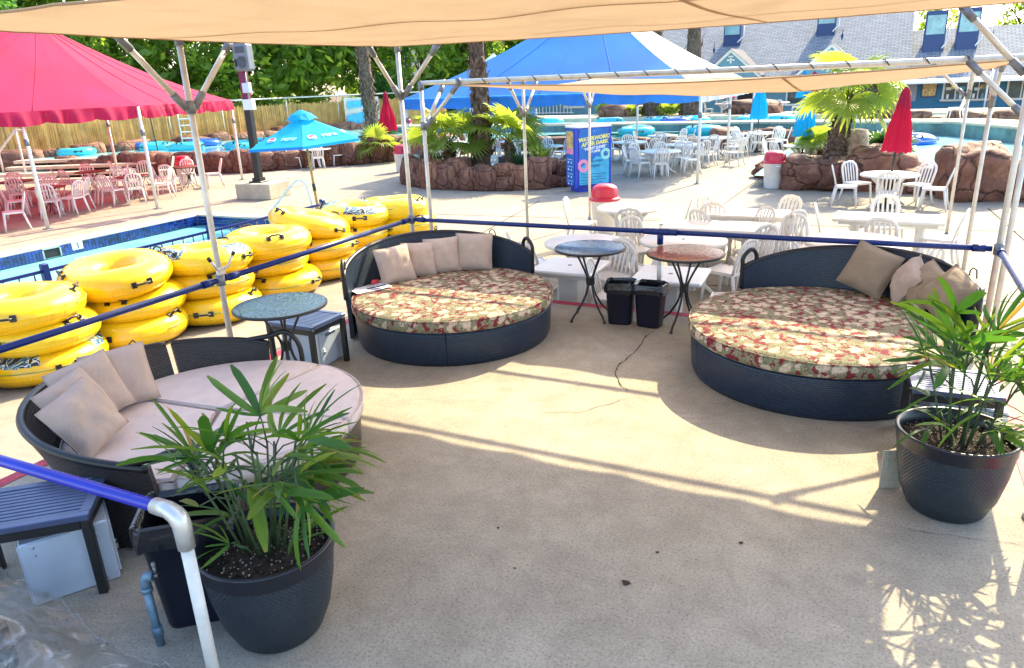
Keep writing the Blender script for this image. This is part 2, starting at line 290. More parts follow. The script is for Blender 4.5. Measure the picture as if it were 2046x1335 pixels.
def rockmat():
    m, nt, b = new_mat('sculpted red brown rock'); v = coords(nt)
    g = node(nt, 'ShaderNodeNewGeometry'); 
    n1 = noise(nt, v, 2.2, 5, 0.65); n2 = noise(nt, v, 14, 4, 0.6)
    oi = node(nt, 'ShaderNodeObjectInfo')
    col = ramp(nt, n1.outputs[0], [(0.28, (0.085, 0.036, 0.028)), (0.5, (0.19, 0.085, 0.055)), (0.72, (0.34, 0.18, 0.115))])
    tint = ramp(nt, oi.outputs['Random'], [(0, (0.72, 0.66, 0.66)), (0.5, (1, 1, 1)), (1, (1.3, 1.16, 1.0))])
    col = mixc(nt, 0.9, col, tint, 'MULTIPLY')
    mot = ramp(nt, n2.outputs[0], [(0.35, (0.75, 0.75, 0.75)), (0.65, (1.1, 1.1, 1.1))]); col = mixc(nt, 0.6, col, mot, 'MULTIPLY')
    dn = noise(nt, v, 3.0, 3); ad = node(nt, 'ShaderNodeMix', data_type='VECTOR'); ad.inputs[0].default_value = 0.22; nt.links.new(v, ad.inputs[4]); nt.links.new(dn.outputs[1], ad.inputs[5])
    vo = node(nt, 'ShaderNodeTexVoronoi', feature='DISTANCE_TO_EDGE'); vo.inputs['Scale'].default_value = 1.5; nt.links.new(ad.outputs[1], vo.inputs['Vector'])
    cr_ = ramp(nt, vo.outputs['Distance'], [(0.0, (0, 0, 0)), (0.035, (1, 1, 1))]); dk_ = ramp(nt, vo.outputs['Distance'], [(0.0, (0.22, 0.2, 0.2)), (0.03, (1, 1, 1))]); col = mixc(nt, 1.0, col, dk_, 'MULTIPLY')
    nt.links.new(col, b.inputs['Base Color']); b.inputs['Roughness'].default_value = 0.7; b.inputs['Specular IOR Level'].default_value = 0.4
    hh = mixc(nt, 0.55, n2.outputs[0], cr_); bump(nt, b, hh, 0.9, 0.05); return m
m_rock = rockmat()
m_grout = M('dark rock joint', (0.035, 0.022, 0.02), 0.95, 0.1)
m_mulch = M('dark mulch', (0.05, 0.028, 0.022), 0.95, 0.1, var=0.5, vs=20, bs=0.8, bsc=40)
def water(name, a, b_):
    m, nt, b = new_mat(name); v = coords(nt)
    n = noise(nt, v, 1.1, 3, 0.5, 0.6); n2 = noise(nt, v, 5.0, 3)
    nt.links.new(ramp(nt, n.outputs[0], [(0.3, a), (0.7, b_)]), b.inputs['Base Color'])
    b.inputs['Roughness'].default_value = 0.08; b.inputs['Specular IOR Level'].default_value = 0.28
    bump(nt, b, n2.outputs[0], 0.12, 0.03); return m
m_water = water('turquoise pool water', (0.34, 0.72, 0.72), (0.48, 0.83, 0.81))
m_waterpool = water('aqua shallow pool water', (0.14, 0.52, 0.56), (0.24, 0.64, 0.67))
m_water2 = water('green river water', (0.03, 0.17, 0.17), (0.06, 0.26, 0.25))
m_water3 = water('light river water', (0.22, 0.58, 0.62), (0.40, 0.72, 0.72))
m_plaster = M('pale pool plaster', (0.42, 0.66, 0.68), 0.7)
m_tile = M('glazed blue tile', (0.010, 0.035, 0.20), 0.15, 0.6, var=0.5, vs=2.5)
m_tile2 = M('glazed dark blue tile', (0.008, 0.016, 0.085), 0.15, 0.6, var=0.4, vs=2.5)
m_groutpale = M('pale tile grout', (0.28, 0.36, 0.36), 0.8)
m_wallgreen = M('green grey rendered wall', (0.10, 0.17, 0.17), 0.6, 0.3, var=0.4, vs=2)
m_black = M('black', (0.006, 0.006, 0.008), 0.6)
m_reed = M('dry reed', (0.74, 0.52, 0.22), 0.8, 0.2, var=0.35, vs=2.2, transl=0.5, tcol=(0.85, 0.60, 0.24))
m_reed2 = M('pale dry reed', (0.82, 0.63, 0.32), 0.8, 0.2, var=0.3, vs=2.2, transl=0.5, tcol=(0.9, 0.7, 0.34))
m_siding = M('light blue siding', (0.15, 0.33, 0.42), 0.6, 0.3, var=0.06)
m_siding2 = M('deep blue siding', (0.05, 0.20, 0.34), 0.6, 0.3, var=0.08)
m_sidegrey = M('grey siding', (0.33, 0.35, 0.42), 0.6, 0.3, var=0.06)
m_trim = M('white trim', (0.78, 0.78, 0.76), 0.5, 0.4, var=0.04)
def shingles():
    m, nt, b = new_mat('grey asphalt shingles'); tc = node(nt, 'ShaderNodeTexCoord')
    br = node(nt, 'ShaderNodeTexBrick'); br.inputs['Scale'].default_value = 1; br.inputs['Brick Width'].default_value = 0.42; br.inputs['Row Height'].default_value = 0.19
    br.inputs['Mortar Size'].default_value = 0.018; br.inputs['Color1'].default_value = (0.19, 0.215, 0.24, 1); br.inputs['Color2'].default_value = (0.28, 0.30, 0.325, 1); br.inputs['Mortar'].default_value = (0.08, 0.08, 0.11, 1)
    nt.links.new(tc.outputs['UV'], br.inputs['Vector']); nt.links.new(br.outputs['Color'], b.inputs['Base Color']); b.inputs['Roughness'].default_value = 0.9
    inv = node(nt, 'ShaderNodeMath', operation='SUBTRACT'); inv.inputs[0].default_value = 1.0; nt.links.new(br.outputs['Fac'], inv.inputs[1]); bump(nt, b, inv.outputs[0], 0.6, 0.02)
    return m
m_shingle = shingles()
m_glass = M('dark window glass', (0.05, 0.10, 0.11), 0.08, 0.6, var=0.7, vs=1.6)
m_glass2 = M('pale glass', (0.22, 0.42, 0.46), 0.1, 0.6, var=0.3, vs=2)
m_navy = M('navy painted panel', (0.010, 0.045, 0.16), 0.4)
m_kiosk = M('cobalt kiosk panel', (0.012, 0.05, 0.50), 0.3, 0.5, coat=0.3, var=0.06)
m_kposter = M('blue poster', (0.02, 0.16, 0.52), 0.4, 0.4, var=0.25, vs=3)
m_kcyan = M('aqua poster print', (0.06, 0.42, 0.66), 0.4, 0.4, var=0.2, vs=4)
m_kyellow = M('yellow print', (0.85, 0.78, 0.16), 0.5)
m_kwhite = M('white print', (0.8, 0.82, 0.85), 0.5)
m_kpink = M('pink print', (0.80, 0.28, 0.48), 0.5)
m_kmint = M('mint print', (0.30, 0.70, 0.62), 0.5)
m_korange = M('orange photo print', (0.60, 0.40, 0.16), 0.5, var=0.7, vs=9)
m_kink = M('dark blue print', (0.015, 0.05, 0.22), 0.5)
m_paper = M('white paper', (0.72, 0.72, 0.80), 0.7)
m_ink = M('dark ink', (0.01, 0.012, 0.04), 0.7)
m_redprint = M('red print', (0.6, 0.03, 0.05), 0.5)
m_stump = M('grey brown stump', (0.28, 0.20, 0.14), 0.9, var=0.4, vs=8, bs=0.6, bsc=25)
def film():
    m, nt, b = new_mat('clear plastic film'); v = coords(nt)
    n = noise(nt, v, 9, 4, 0.6, 1.5); n2 = noise(nt, v, 160, 2)
    nt.links.new(ramp(nt, n2.outputs[0], [(0.35, (0.30, 0.28, 0.25)), (0.65, (0.40, 0.38, 0.34))]), b.inputs['Base Color'])
    b.inputs['Roughness'].default_value = 0.10; b.inputs['Coat Weight'].default_value = 1.0; b.inputs['Coat Roughness'].default_value = 0.03
    nt.links.new(ramp(nt, n.outputs[0], [(0.35, (0.22, 0.22, 0.22)), (0.65, (0.62, 0.62, 0.62))]), b.inputs['Alpha'])
    bump(nt, b, noise(nt, v, 5, 2, 0.5, 1.0).outputs[0], 0.5, 0.05); return m
m_film = film()
m_spigot = M('weathered blue grey pipe', (0.13, 0.22, 0.30), 0.45, 0.5, 0.3, var=0.3, vs=14, bs=0.2)
m_brass = M('dull valve metal', (0.16, 0.16, 0.17), 0.4, 0.5, 0.7, var=0.2)
def mosaic_mats(tag_, cols): return [M('%s mosaic glaze' % tag_ + ('' if i == 0 else ' %d' % i), c, 0.16, 0.6, var=0.25, vs=30) for i, c in enumerate(cols)]
mm_teal = mosaic_mats('teal', [(0.03, 0.11, 0.12), (0.05, 0.17, 0.16), (0.035, 0.10, 0.22), (0.02, 0.06, 0.09)])
mm_blue = mosaic_mats('blue', [(0.05, 0.16, 0.30), (0.09, 0.25, 0.36), (0.16, 0.24, 0.40), (0.03, 0.09, 0.20)])
mm_red = mosaic_mats('rust', [(0.32, 0.07, 0.035), (0.42, 0.12, 0.06), (0.26, 0.045, 0.03), (0.46, 0.18, 0.10)])
# ---------------------------------------------------------------- mesh helpers
class MB:
    def __init__(s): s.v = []; s.f = []; s.sm = []; s.mi = []; s.uv = []; s.has_uv = False
    def add(s, vs, fs, smooth=False, m=0, uvs=None):
        o = len(s.v); s.v.extend([tuple(p) for p in vs])
        for i, f in enumerate(fs):
            s.f.append([o + k for k in f]); s.sm.append(smooth); s.mi.append(m)
            if uvs is not None: s.uv.append(uvs[i]); s.has_uv = True
            else: s.uv.append(None)
        return s
    def box(s, c, d, rz=0.0, m=0, bev=0.0, rot=None):
        x, y, z = d[0] / 2, d[1] / 2, d[2] / 2
        mt = rot if rot is not None else Matrix.Rotation(rz, 3, 'Z')
        c = Vector(c)
        if bev <= 0:
            vs = [Vector((sx * x, sy * y, sz * z)) for sz in (-1, 1) for sx, sy in ((-1, -1), (1, -1), (1, 1), (-1, 1))]
            fs = [(3, 2, 1, 0), (4, 5, 6, 7), (0, 1, 5, 4), (1, 2, 6, 5), (2, 3, 7, 6), (3, 0, 4, 7)]
        else:
            b = min(bev, x * .9, y * .9, z * .9)
            vs = []; 
            for sz in (-1, 1):
                for sx, sy in ((-1, -1), (1, -1), (1, 1), (-1, 1)):
                    vs += [Vector((sx * x, sy * (y - b), sz * (z - b))), Vector((sx * (x - b), sy * y, sz * (z - b))), Vector((sx * (x - b), sy * (y - b), sz * z))]
            I = lambda k, a: 3 * k + a
            fs = [(I(3,2), I(2,2), I(1,2), I(0,2)), (I(4,2), I(5,2), I(6,2), I(7,2)),
                  (I(0,1), I(1,1), I(5,1), I(4,1)), (I(1,0), I(2,0), I(6,0), I(5,0)), (I(2,1), I(3,1), I(7,1), I(6,1)), (I(3,0), I(0,0), I(4,0), I(7,0)),
                  (I(0,0), I(0,1), I(4,1), I(4,0)), (I(1,1), I(1,0), I(5,0), I(5,1)), (I(2,0), I(2,1), I(6,1), I(6,0)), (I(3,1), I(3,0), I(7,0), I(7,1))]
            for a, b_ in ((0, 1), (1, 2), (2, 3), (3, 0)):
                q = 1 if a in (0, 2) else 0
                fs.append((I(a,2), I(b_,2), I(b_,q), I(a,q))); fs.append((I(b_+4,2), I(a+4,2), I(a+4,q), I(b_+4,q)))
            for k in range(8): fs.append((I(k,0), I(k,1), I(k,2)))
        return s.add([mt @ v + c for v in vs], fs, False, m)
    def tube(s, pts, r, n=8, closed=False, m=0, cap=True, flat=1.0):
        pts = [Vector(p) for p in pts]; k = len(pts); rs = r if isinstance(r, (list, tuple)) else [r] * k
        rings = []; prev = None
        for i in range(k):
            if closed: t = pts[(i + 1) % k] - pts[i - 1]
            else: t = pts[min(i + 1, k - 1)] - pts[max(i - 1, 0)]
            t.normalize()
            if prev is None:
                a = Vector((0, 0, 1)) if abs(t.z) < 0.9 else Vector((1, 0, 0))
                u = t.cross(a).normalized()
            else:
                u = prev - t * prev.dot(t); u.normalize()
            prev = u; w = t.cross(u)
            rings.append([pts[i] + (u * math.cos(2 * math.pi * j / n) + w * (math.sin(2 * math.pi * j / n) * flat)) * rs[i] for j in range(n)])
        vs = [p for rg in rings for p in rg]; fs = []
        for i in range(k if closed else k - 1):
            a, b = i * n, ((i + 1) % k) * n
            for j in range(n): fs.append((a + j, a + (j + 1) % n, b + (j + 1) % n, b + j))
        s.add(vs, fs, True, m)
        if cap and not closed:
            o = len(s.v) - len(vs)
            s.f.append([o + j for j in range(n)][::-1]); s.sm.append(False); s.mi.append(m); s.uv.append(None)
            s.f.append([o + (k - 1) * n + j for j in range(n)]); s.sm.append(False); s.mi.append(m); s.uv.append(None)
        return s
    def bar(s, a, b, r, n=8, m=0): return s.tube([a, b], r, n, False, m)
    def lathe(s, prof, n=24, c=(0, 0, 0), m=0, smooth=True, a0=0.0, a1=2 * math.pi, fn=None):
        full = abs(a1 - a0 - 2 * math.pi) < 1e-6; cols = n if full else n + 1
        vs = []; fs = []; uvs = []; L = [0.0]
        for i in range(1, len(prof)): L.append(L[-1] + math.hypot(prof[i][0] - prof[i-1][0], prof[i][1] - prof[i-1][1]))
        rm = max(p[0] for p in prof)
        for i, (r, z) in enumerate(prof):
            for j in range(cols):
                a = a0 + (a1 - a0) * j / n
                p = Vector((r * math.cos(a), r * math.sin(a), z))
                if fn: p = fn(p, a, i)
                vs.append(p + Vector(c))
        for i in range(len(prof) - 1):
            for j in range(n):
                j2 = (j + 1) % cols
                fs.append((i * cols + j, i * cols + j2, (i + 1) * cols + j2, (i + 1) * cols + j))
                u0, u1 = rm * (a0 + (a1 - a0) * j / n), rm * (a0 + (a1 - a0) * (j + 1) / n)
                uvs.append(((u0, L[i]), (u1, L[i]), (u1, L[i + 1]), (u0, L[i + 1])))
        return s.add(vs, fs, smooth, m, uvs)
    def disc(s, c, r, n=24, m=0, up=True, inner=0.0):
        c = Vector(c); ring = [c + Vector((r * math.cos(2 * math.pi * j / n), r * math.sin(2 * math.pi * j / n), 0)) for j in range(n)]
        return s.add(ring, [tuple(range(n)) if up else tuple(range(n))[::-1]], False, m)
    def grid(s, fn, nu, nv, smooth=True, m=0, su=1.0, sv=1.0, wrap=False):
        vs = [fn(i / nu, j / nv) for j in range(nv + 1) for i in range(nu + 1)]; fs = []; uvs = []
        for j in range(nv):
            for i in range(nu):
                a = j * (nu + 1) + i; fs.append((a, a + 1, a + nu + 2, a + nu + 1))
                uvs.append(((i / nu * su, j / nv * sv), ((i + 1) / nu * su, j / nv * sv), ((i + 1) / nu * su, (j + 1) / nv * sv), (i / nu * su, (j + 1) / nv * sv)))
        return s.add(vs, fs, smooth, m, uvs)
    def prism(s, poly, z0, z1, m=0):
        n = len(poly); vs = [(p[0], p[1], z0) for p in poly] + [(p[0], p[1], z1) for p in poly]
        fs = [tuple(range(n))[::-1], tuple(range(n, 2 * n))] + [(i, (i + 1) % n, n + (i + 1) % n, n + i) for i in range(n)]
        return s.add(vs, fs, False, m)
    def mesh(s, name, mats):
        me = bpy.data.meshes.new(name); me.from_pydata(s.v, [], s.f)
        for mt in (mats if isinstance(mats, (list, tuple)) else [mats]): me.materials.append(mt)
        me.polygons.foreach_set('use_smooth', s.sm); me.polygons.foreach_set('material_index', s.mi)
        if s.has_uv:
            l = me.uv_layers.new(name='UVMap'); flat = []
            for f, u in zip(s.f, s.uv):
                if u is None: u = [(0.0, 0.0)] * len(f)
                for q in u: flat.extend(q)
            l.data.foreach_set('uv', flat)
        me.update(); return me

def obj(name, mb, mats, parent=None, loc=(0, 0, 0), rz=0.0, rot=None, scale=None, kind=None, label=None):
    me = mb.mesh(name, mats) if isinstance(mb, MB) else mb
    o = bpy.data.objects.new(name, me); COL.objects.link(o)
    o.location = loc
    o.rotation_euler = rot if rot is not None else (0, 0, rz)
    if scale is not None: o.scale = scale if isinstance(scale, (list, tuple)) else (scale,) * 3
    if parent is not None: o.parent = parent
    if kind: o['kind'] = kind
    if label: o['label'] = label
    return o
def tag(o, label, cat, group=None):
    o['label'] = label; o['category'] = cat
    if group: o['group'] = group
    return o
def thing(name, label, cat, loc=(0, 0, 0), rz=0.0, group=None, rot=None, scale=None):
    o = bpy.data.objects.new(name, None); COL.objects.link(o); o.empty_display_size = 0.1
    o.location = loc; o.rotation_euler = rot if rot is not None else (0, 0, rz)
    if scale is not None: o.scale = (scale,) * 3 if isinstance(scale, (int, float)) else scale
    return tag(o, label, cat, group)
KIDS = {}
def kids(o): return [c for c in o.children]
def dup(root, label, loc, rz=0.0, group=None, rot=None, scale=None):
    r = root.copy(); COL.objects.link(r); r.location = loc
    r.rotation_euler = rot if rot is not None else (0, 0, rz)
    if scale is not None: r.scale = (scale,) * 3 if isinstance(scale, (int, float)) else scale
    r['label'] = label
    if group: r['group'] = group
    src = KIDS.setdefault(root.name, [(c, list(c.children)) for c in root.children])
    for ch, sub in src:
        c = ch.copy(); COL.objects.link(c); c.parent = r
        for g in sub:
            d = g.copy(); COL.objects.link(d); d.parent = c
    return r
def struct(name, mb, mats, loc=(0, 0, 0)):
    return obj(name, mb, mats, None, loc, kind='structure')
def text_mesh(name, body, size, mat, parent, M4, align='CENTER', ext=0.002, shear=0.0, bold=0.0):
    cu = bpy.data.curves.new(name, 'FONT'); cu.body = body; cu.size = size; cu.align_x = align; cu.align_y = 'CENTER'; cu.extrude = ext; cu.shear = shear; cu.offset = bold
    cu.resolution_u = 2
    tmp = bpy.data.objects.new(name, cu); COL.objects.link(tmp)
    dg = bpy.context.evaluated_depsgraph_get(); me = bpy.data.meshes.new_from_object(tmp.evaluated_get(dg))
    bpy.data.objects.remove(tmp); bpy.data.curves.remove(cu)
    me.name = name; me.materials.clear(); me.materials.append(mat)
    o = bpy.data.objects.new(name, me); COL.objects.link(o)
    if parent is not None: o.parent = parent
    o.matrix_local = M4
    return o
def frame(origin, xdir, ydir):
    x = Vector(xdir).normalized(); y = Vector(ydir); y = (y - x * y.dot(x)).normalized(); z = x.cross(y); o = Vector(origin)
    return Matrix(((x.x, y.x, z.x, o.x), (x.y, y.y, z.y, o.y), (x.z, y.z, z.z, o.z), (0, 0, 0, 1)))
def P(t, dx=0, dy=0, dz=0): return (t[0] + dx, t[1] + dy, t[2] + dz)
def arc(p0, p1, h, n=10, up=(0, 0, 1)):
    p0, p1, u = Vector(p0), Vector(p1), Vector(up)
    return [p0.lerp(p1, 0.5 - 0.5 * math.cos(math.pi * i / n)) + u * (h * math.sin(math.pi * i / n)) for i in range(n + 1)]
def fbm(p, o=4, s=1.0):
    return mnoise.fractal(Vector(p) * s, 1.0, 2.0, o)

# ---------------------------------------------------------------- setting: ground, decks, water
def poly_with_holes(outer, holes, z):
    bm = bmesh.new()
    for lp in [outer] + holes:
        vs = [bm.verts.new((p[0], p[1], z)) for p in lp]
        for i in range(len(vs)): bm.edges.new((vs[i], vs[(i + 1) % len(vs)]))
    bmesh.ops.triangle_fill(bm, use_beauty=True, use_dissolve=False, edges=bm.edges[:])
    for f in bm.faces:
        if f.normal.z < 0: f.normal_flip()
    me = bpy.data.meshes.new('x'); bm.to_mesh(me); bm.free(); return me
struct('ground', MB().add([(-420, -200, -1.6), (420, -200, -1.6), (420, 640, -1.6), (-420, 640, -1.6)], [(0, 1, 2, 3)]), m_earth)
POOL = [(-15.4, -12), (-10.35, -12), (-10.35, 13.05), (-15.4, 13.05)]
me = poly_with_holes([(-60, -25), (40, -25), (40, 20.4), (3.4, 20.2), (1.0, 20.8), (-1.6, 22.0), (-2.2, 33.2), (-24, 34.2), (-21.5, 23.8), (-26.0, 20.6), (-60, 20.0)], [POOL], DK)
me.materials.append(m_deck); o = obj('pool_deck', me, None, kind='structure')
mb = MB()
for a, b in zip(POOL, POOL[1:] + POOL[:1]): mb.add([(a[0], a[1], DK), (b[0], b[1], DK), (b[0], b[1], -1.5), (a[0], a[1], -1.5)], [(0, 1, 2, 3)])
mb.add([(p[0], p[1], -1.5) for p in POOL], [(0, 1, 2, 3)])
struct('pool_basin', mb, m_plaster)
struct('pool_water', MB().add([(-15.38, -11.98, -0.66), (-10.37, -11.98, -0.66), (-10.37, 13.03, -0.66), (-15.38, 13.03, -0.66)], [(0, 1, 2, 3)]), m_waterpool)
# raised platform with its painted red edge
PX0, PX1, PY0, PY1 = -5.2, 1.14, -7.0, 7.62
struct('platform_floor', MB().prism([(PX0, PY0), (PX1, PY0), (PX1, PY1), (PX0, PY1)], -0.44, 0.0), m_floor)
mb = MB(); w = 0.11; z = 0.004
for q in ([(PX0, PY0), (PX0 + w, PY0), (PX0 + w, PY1), (PX0, PY1)], [(PX1 - w, PY0), (PX1, PY0), (PX1, PY1), (PX1 - w, PY1)], [(PX0 + w, PY1 - w), (PX1 - w, PY1 - w), (PX1 - w, PY1), (PX0 + w, PY1)]):
    mb.add([(p[0], p[1], z) for p in q], [(0, 1, 2, 3)])
struct('painted_red_edge', mb, m_redpaint)
def ribbon(pts, w, z):
    mb = MB()
    fine = []
    for a, b in zip(pts, pts[1:]):
        k = max(2, int(math.dist(a, b) / 0.035))
        for i in range(k): fine.append((a[0] + (b[0] - a[0]) * i / k, a[1] + (b[1] - a[1]) * i / k))
    fine.append(pts[-1])
    L = []
    for i, p in enumerate(fine):
        q = fine[min(i + 1, len(fine) - 1)]; r = fine[max(i - 1, 0)]
        d = Vector((q[0] - r[0], q[1] - r[1])).normalized(); n = Vector((-d.y, d.x))
        j = fbm((p[0] * 9, p[1] * 9, 3)) * 0.022 + fbm((p[0] * 2, p[1] * 2, 1)) * 0.03; ww = w * (0.35 + 0.9 * abs(fbm((p[0] * 14, p[1] * 14, 9)))) * min(1, 0.25 + min(i, len(fine) - 1 - i) / 8)
        c = Vector(p) + n * j; L.append((c + n * ww, c - n * ww))
    vs = [(a.x, a.y, z) for pr in L for a in pr]; fs = [(2 * i, 2 * i + 1, 2 * i + 3, 2 * i + 2) for i in range(len(L) - 1)]
    return mb.add(vs, fs)
for pts, ww in (([(-1.87, 7.04), (-1.86, 6.48), (-1.9, 5.9), (-1.81, 5.56), (-1.63, 5.34)], 0.007), ([(-2.2, 4.72), (-1.87, 4.85), (-1.71, 5.06), (-1.55, 5.28)], 0.0035),
                ([(-1.31, 5.3), (-0.74, 5.4), (-0.16, 5.36), (0.45, 5.38)], 0.002), ([(0.25, 4.08), (0.59, 4.1), (1.1, 4.16)], 0.0022)):
    struct('floor_crack', ribbon(pts, ww, 0.004), m_crack)
for k, (x, y, s_) in enumerate(((-0.92, 3.02, .05), (-0.84, 3.33, .025), (-0.44, 3.59, .032), (-1.75, 3.2, .02), (-2.95, 1.95, .02), (-1.5, 2.9, .016), (-0.3, 2.6, .014), (-2.6, 5.5, .014), (-1.55, 6.2, .014), (-.6, 4.5, .01), (-1.0, 4.75, .009), (-2.3, 4.4, .012))):
    n = 11; rr = random.Random(k); s_ *= .55
    mb = MB().add([(x + s_ * math.cos(6.283 * j / n) * rr.uniform(.4, 1.2), y + s_ * .8 * math.sin(6.283 * j / n) * rr.uniform(.4, 1.2), 0.004) for j in range(n)], [tuple(range(n))])
    struct('floor_stain', mb, m_crack)
# joints in the pool deck
for pts in ([(-9.3, 9.6), (10, 11.4)], [(-9.2, 14.6), (12, 16.2)], [(-6.4, 7.9), (-7.6, 17)], [(2.8, 8), (2.2, 18)], [(-16.6, -5), (-16.6, 19)], [(-3.2, 14), (-2.7, 31)]):
    mb = MB(); a, b = Vector(pts[0]), Vector(pts[1]); n = (b - a).normalized(); n = Vector((-n.y, n.x)) * 0.012
    mb.add([(p.x, p.y, DK + .004) for p in (a + n, a - n, b - n, b + n)], [(0, 1, 2, 3)]); struct('deck_joint', mb, m_crack)
# coping of the near pool (pale strip), waterline tiles, skimmer, depth marker
mb = MB()
for (x0, x1, y0, y1) in ((-15.75, -15.37, -12, 13.4), (-15.37, -10.35, 13.02, 13.4), (-10.38, -10.05, -12, 13.4)): mb.box(((x0 + x1) / 2, (y0 + y1) / 2, DK), (x1 - x0, y1 - y0, .05), bev=.015)
struct('pool_coping', mb, m_curb)
mb = MB(); mb.box((-15.37, 0.5, -.53), (.02, 25, .24)); mb.box((-12.87, 13.03, -.53), (5.0, .02, .24)); struct('tile_grout', mb, m_groutpale)
mb = MB(); rr = random.Random(3)
def tilebox(mb, c, d): mb.box(c, d, m=rr.choice([0, 0, 0, 1]))
y = 3.2
while y < 12.95:
    for r_ in range(3):
        zz = -.455 - .078 * r_
        if not (8.98 < y < 9.4) and not (9.62 < y < 9.9 and r_ < 2): tilebox(mb, (-15.356, y, zz), (.02, .070, .070))
    y += .078
x = -15.3
while x < -10.4:
    for r_ in range(3): tilebox(mb, (x, 13.016, -.455 - .078 * r_), (.070, .02, .070))
    x += .078
o = obj('waterline_tiles', mb, [m_tile, m_tile2], kind='stuff')
sk = thing('pool_skimmer', 'black skimmer opening in the blue tiled pool wall', 'skimmer', (-15.35, 9.19, -.53))
obj('frame', MB().box((0, 0, .1), (.05, .40, .03)).box((0, -.185, 0), (.05, .03, .2)).box((0, .185, 0), (.05, .03, .2)), m_groutpale, sk)
obj('opening', MB().box((-.005, 0, -.01), (.03, .34, .17)), m_black, sk)
dm = thing('depth_marker', 'white tile marked 3 on the blue tiled pool wall', 'depth marker', (-15.345, 9.76, -.495))
obj('plate', MB().box((0, 0, 0), (.03, .24, .17), bev=.004), m_trim, dm)
text_mesh('numeral', '3', .19, m_ink, dm, frame((.017, 0, -.005), (0, 1, 0), (0, 0, 1)))
# steps under water at the far end
mb = MB()
for k in range(4): mb.box((-12.9, 12.75 - .35 * k, -.9 - .17 * k), (4.6, .35, .4))
struct('pool_step', mb, m_plaster)
# the river behind: water, walkway, far bank
struct('lazy_river_water', MB().add([(-60, 19, .08), (-25.8, 20.9, .08), (-19.2, 24.6, .08), (-14, 33.0, .08), (-2.9, 34.8, .08), (-2.9, 45, .08), (-60, 60, .08)], [(0, 1, 2, 3, 4, 5, 6)]), m_water3)
mb = MB()
mb.add([(-2.88, 20.4, -.1), (16, 17.5, -.1), (16, 45, -.1), (-2.88, 45, -.1)], [(0, 1, 2, 3)])
struct('wave_pool_water', mb, m_water)
struct('channel_water', MB().add([(-24, 31.2, .03), (-2.4, 31.2, .03), (-2.4, 34.6, .03), (-24, 34.8, .03)], [(0, 1, 2, 3)]), m_water2)
wk = [(-26, 35.2), (-18.1, 34.9), (-5.2, 34.7), (0, 33.9), (2.4, 33.2), (4.2, 29.6), (8, 25)]
wk2 = [(-26, 36.3), (-18.1, 36.0), (-5.2, 35.9), (0, 35.3), (3.6, 34.8), (6.4, 31), (10, 27)]
mb = MB(); n = len(wk)
vs = [(p[0], p[1], .45) for p in wk] + [(p[0], p[1], .45) for p in wk2] + [(p[0], p[1], -.6) for p in wk] + [(p[0], p[1], -.6) for p in wk2]
fs = []
for i in range(n - 1): fs += [(i, i + 1, n + i + 1, n + i), (2 * n + i, 2 * n + i + 1, i + 1, i), (n + i, n + i + 1, 3 * n + i + 1, 3 * n + i)]
mb.add(vs, fs); struct('island_walkway', mb, m_curb)
mb = MB()
for a, b in zip(wk, wk[1:]):
    d = Vector((b[0] - a[0], b[1] - a[1], 0)); nrm = Vector((d.y, -d.x, 0)).normalized() * .03
    mb.add([(a[0] + nrm.x, a[1] + nrm.y, .36), (b[0] + nrm.x, b[1] + nrm.y, .36), (b[0] + nrm.x, b[1] + nrm.y, -.6), (a[0] + nrm.x, a[1] + nrm.y, -.6)], [(0, 3, 2, 1)])
struct('walkway_wall', mb, m_wallgreen)
struct('far_bank', MB().prism([(-40, 44.5), (20, 42), (20, 46), (-40, 48)], -1.5, .3), m_curb)
struct('pavilion_ground', MB().prism([(-46, 47.9), (24, 45.9), (24, 75), (-46, 75)], -1.5, -.05), m_deck)
struct('fence_bank', MB().prism([(-60, 20.0), (-36.2, 19.5), (-34.8, 30), (-33.8, 35.5), (-31.5, 42), (-26, 47.5), (-40, 60), (-80, 60)], -1.5, .22), m_curb)
# ---------------------------------------------------------------- pavilion building, fence, trees
WY = 52.0
bld = thing('pavilion_building', 'long light blue building with grey shingle roof and white framed windows behind the pools', 'building', (0, WY, -.05))
obj('wall', MB().box((-20.5, .25, .92), (39.0, .3, 1.84)), m_siding, bld)
obj('wall', MB().box((5.6, .25, .98), (13.1, .3, 1.96)), m_siding2, bld)
mb = MB()
for k in range(14): mb.box((-20.5, .085, .1 + .13 * k), (38.9, .03, .02))
obj('siding_laps', mb, m_siding, bld, kind='stuff')
def roof_plane(mb, x0, x1, y0, z0, y1, z1):
    L = math.hypot(y1 - y0, z1 - z0)
    mb.add([(x0, y0, z0), (x1, y0, z0), (x1, y1, z1), (x0, y1, z1)], [(0, 1, 2, 3)], False, 0, [((x0, 0), (x1, 0), (x1, L), (x0, L))])
mb = MB(); roof_plane(mb, -41, 1.2, -.7, 1.72, 9.0, 7.4); roof_plane(mb, 1.2, 14, -.7, 1.72, 5.3, 4.75)
mb.add([(1.2, 5.3, 4.75), (14, 5.3, 4.75), (14, 11, 1.7), (1.2, 11, 1.7)], [(0, 1, 2, 3)]); mb.add([(-41, 9, 7.4), (1.2, 9, 7.4), (1.2, 18, 1.7), (-41, 18, 1.7)], [(0, 1, 2, 3)])
mb.add([(1.2, 5.3, 4.72), (1.2, 9, 7.38), (1.2, 18, 1.7), (1.2, 11, 1.7)], [(0, 1, 2, 3)])
obj('roof', mb, m_shingle, bld)
obj('gutter', MB().box((-13.5, -.75, 1.70), (55, .14, .12)), m_trim, bld)
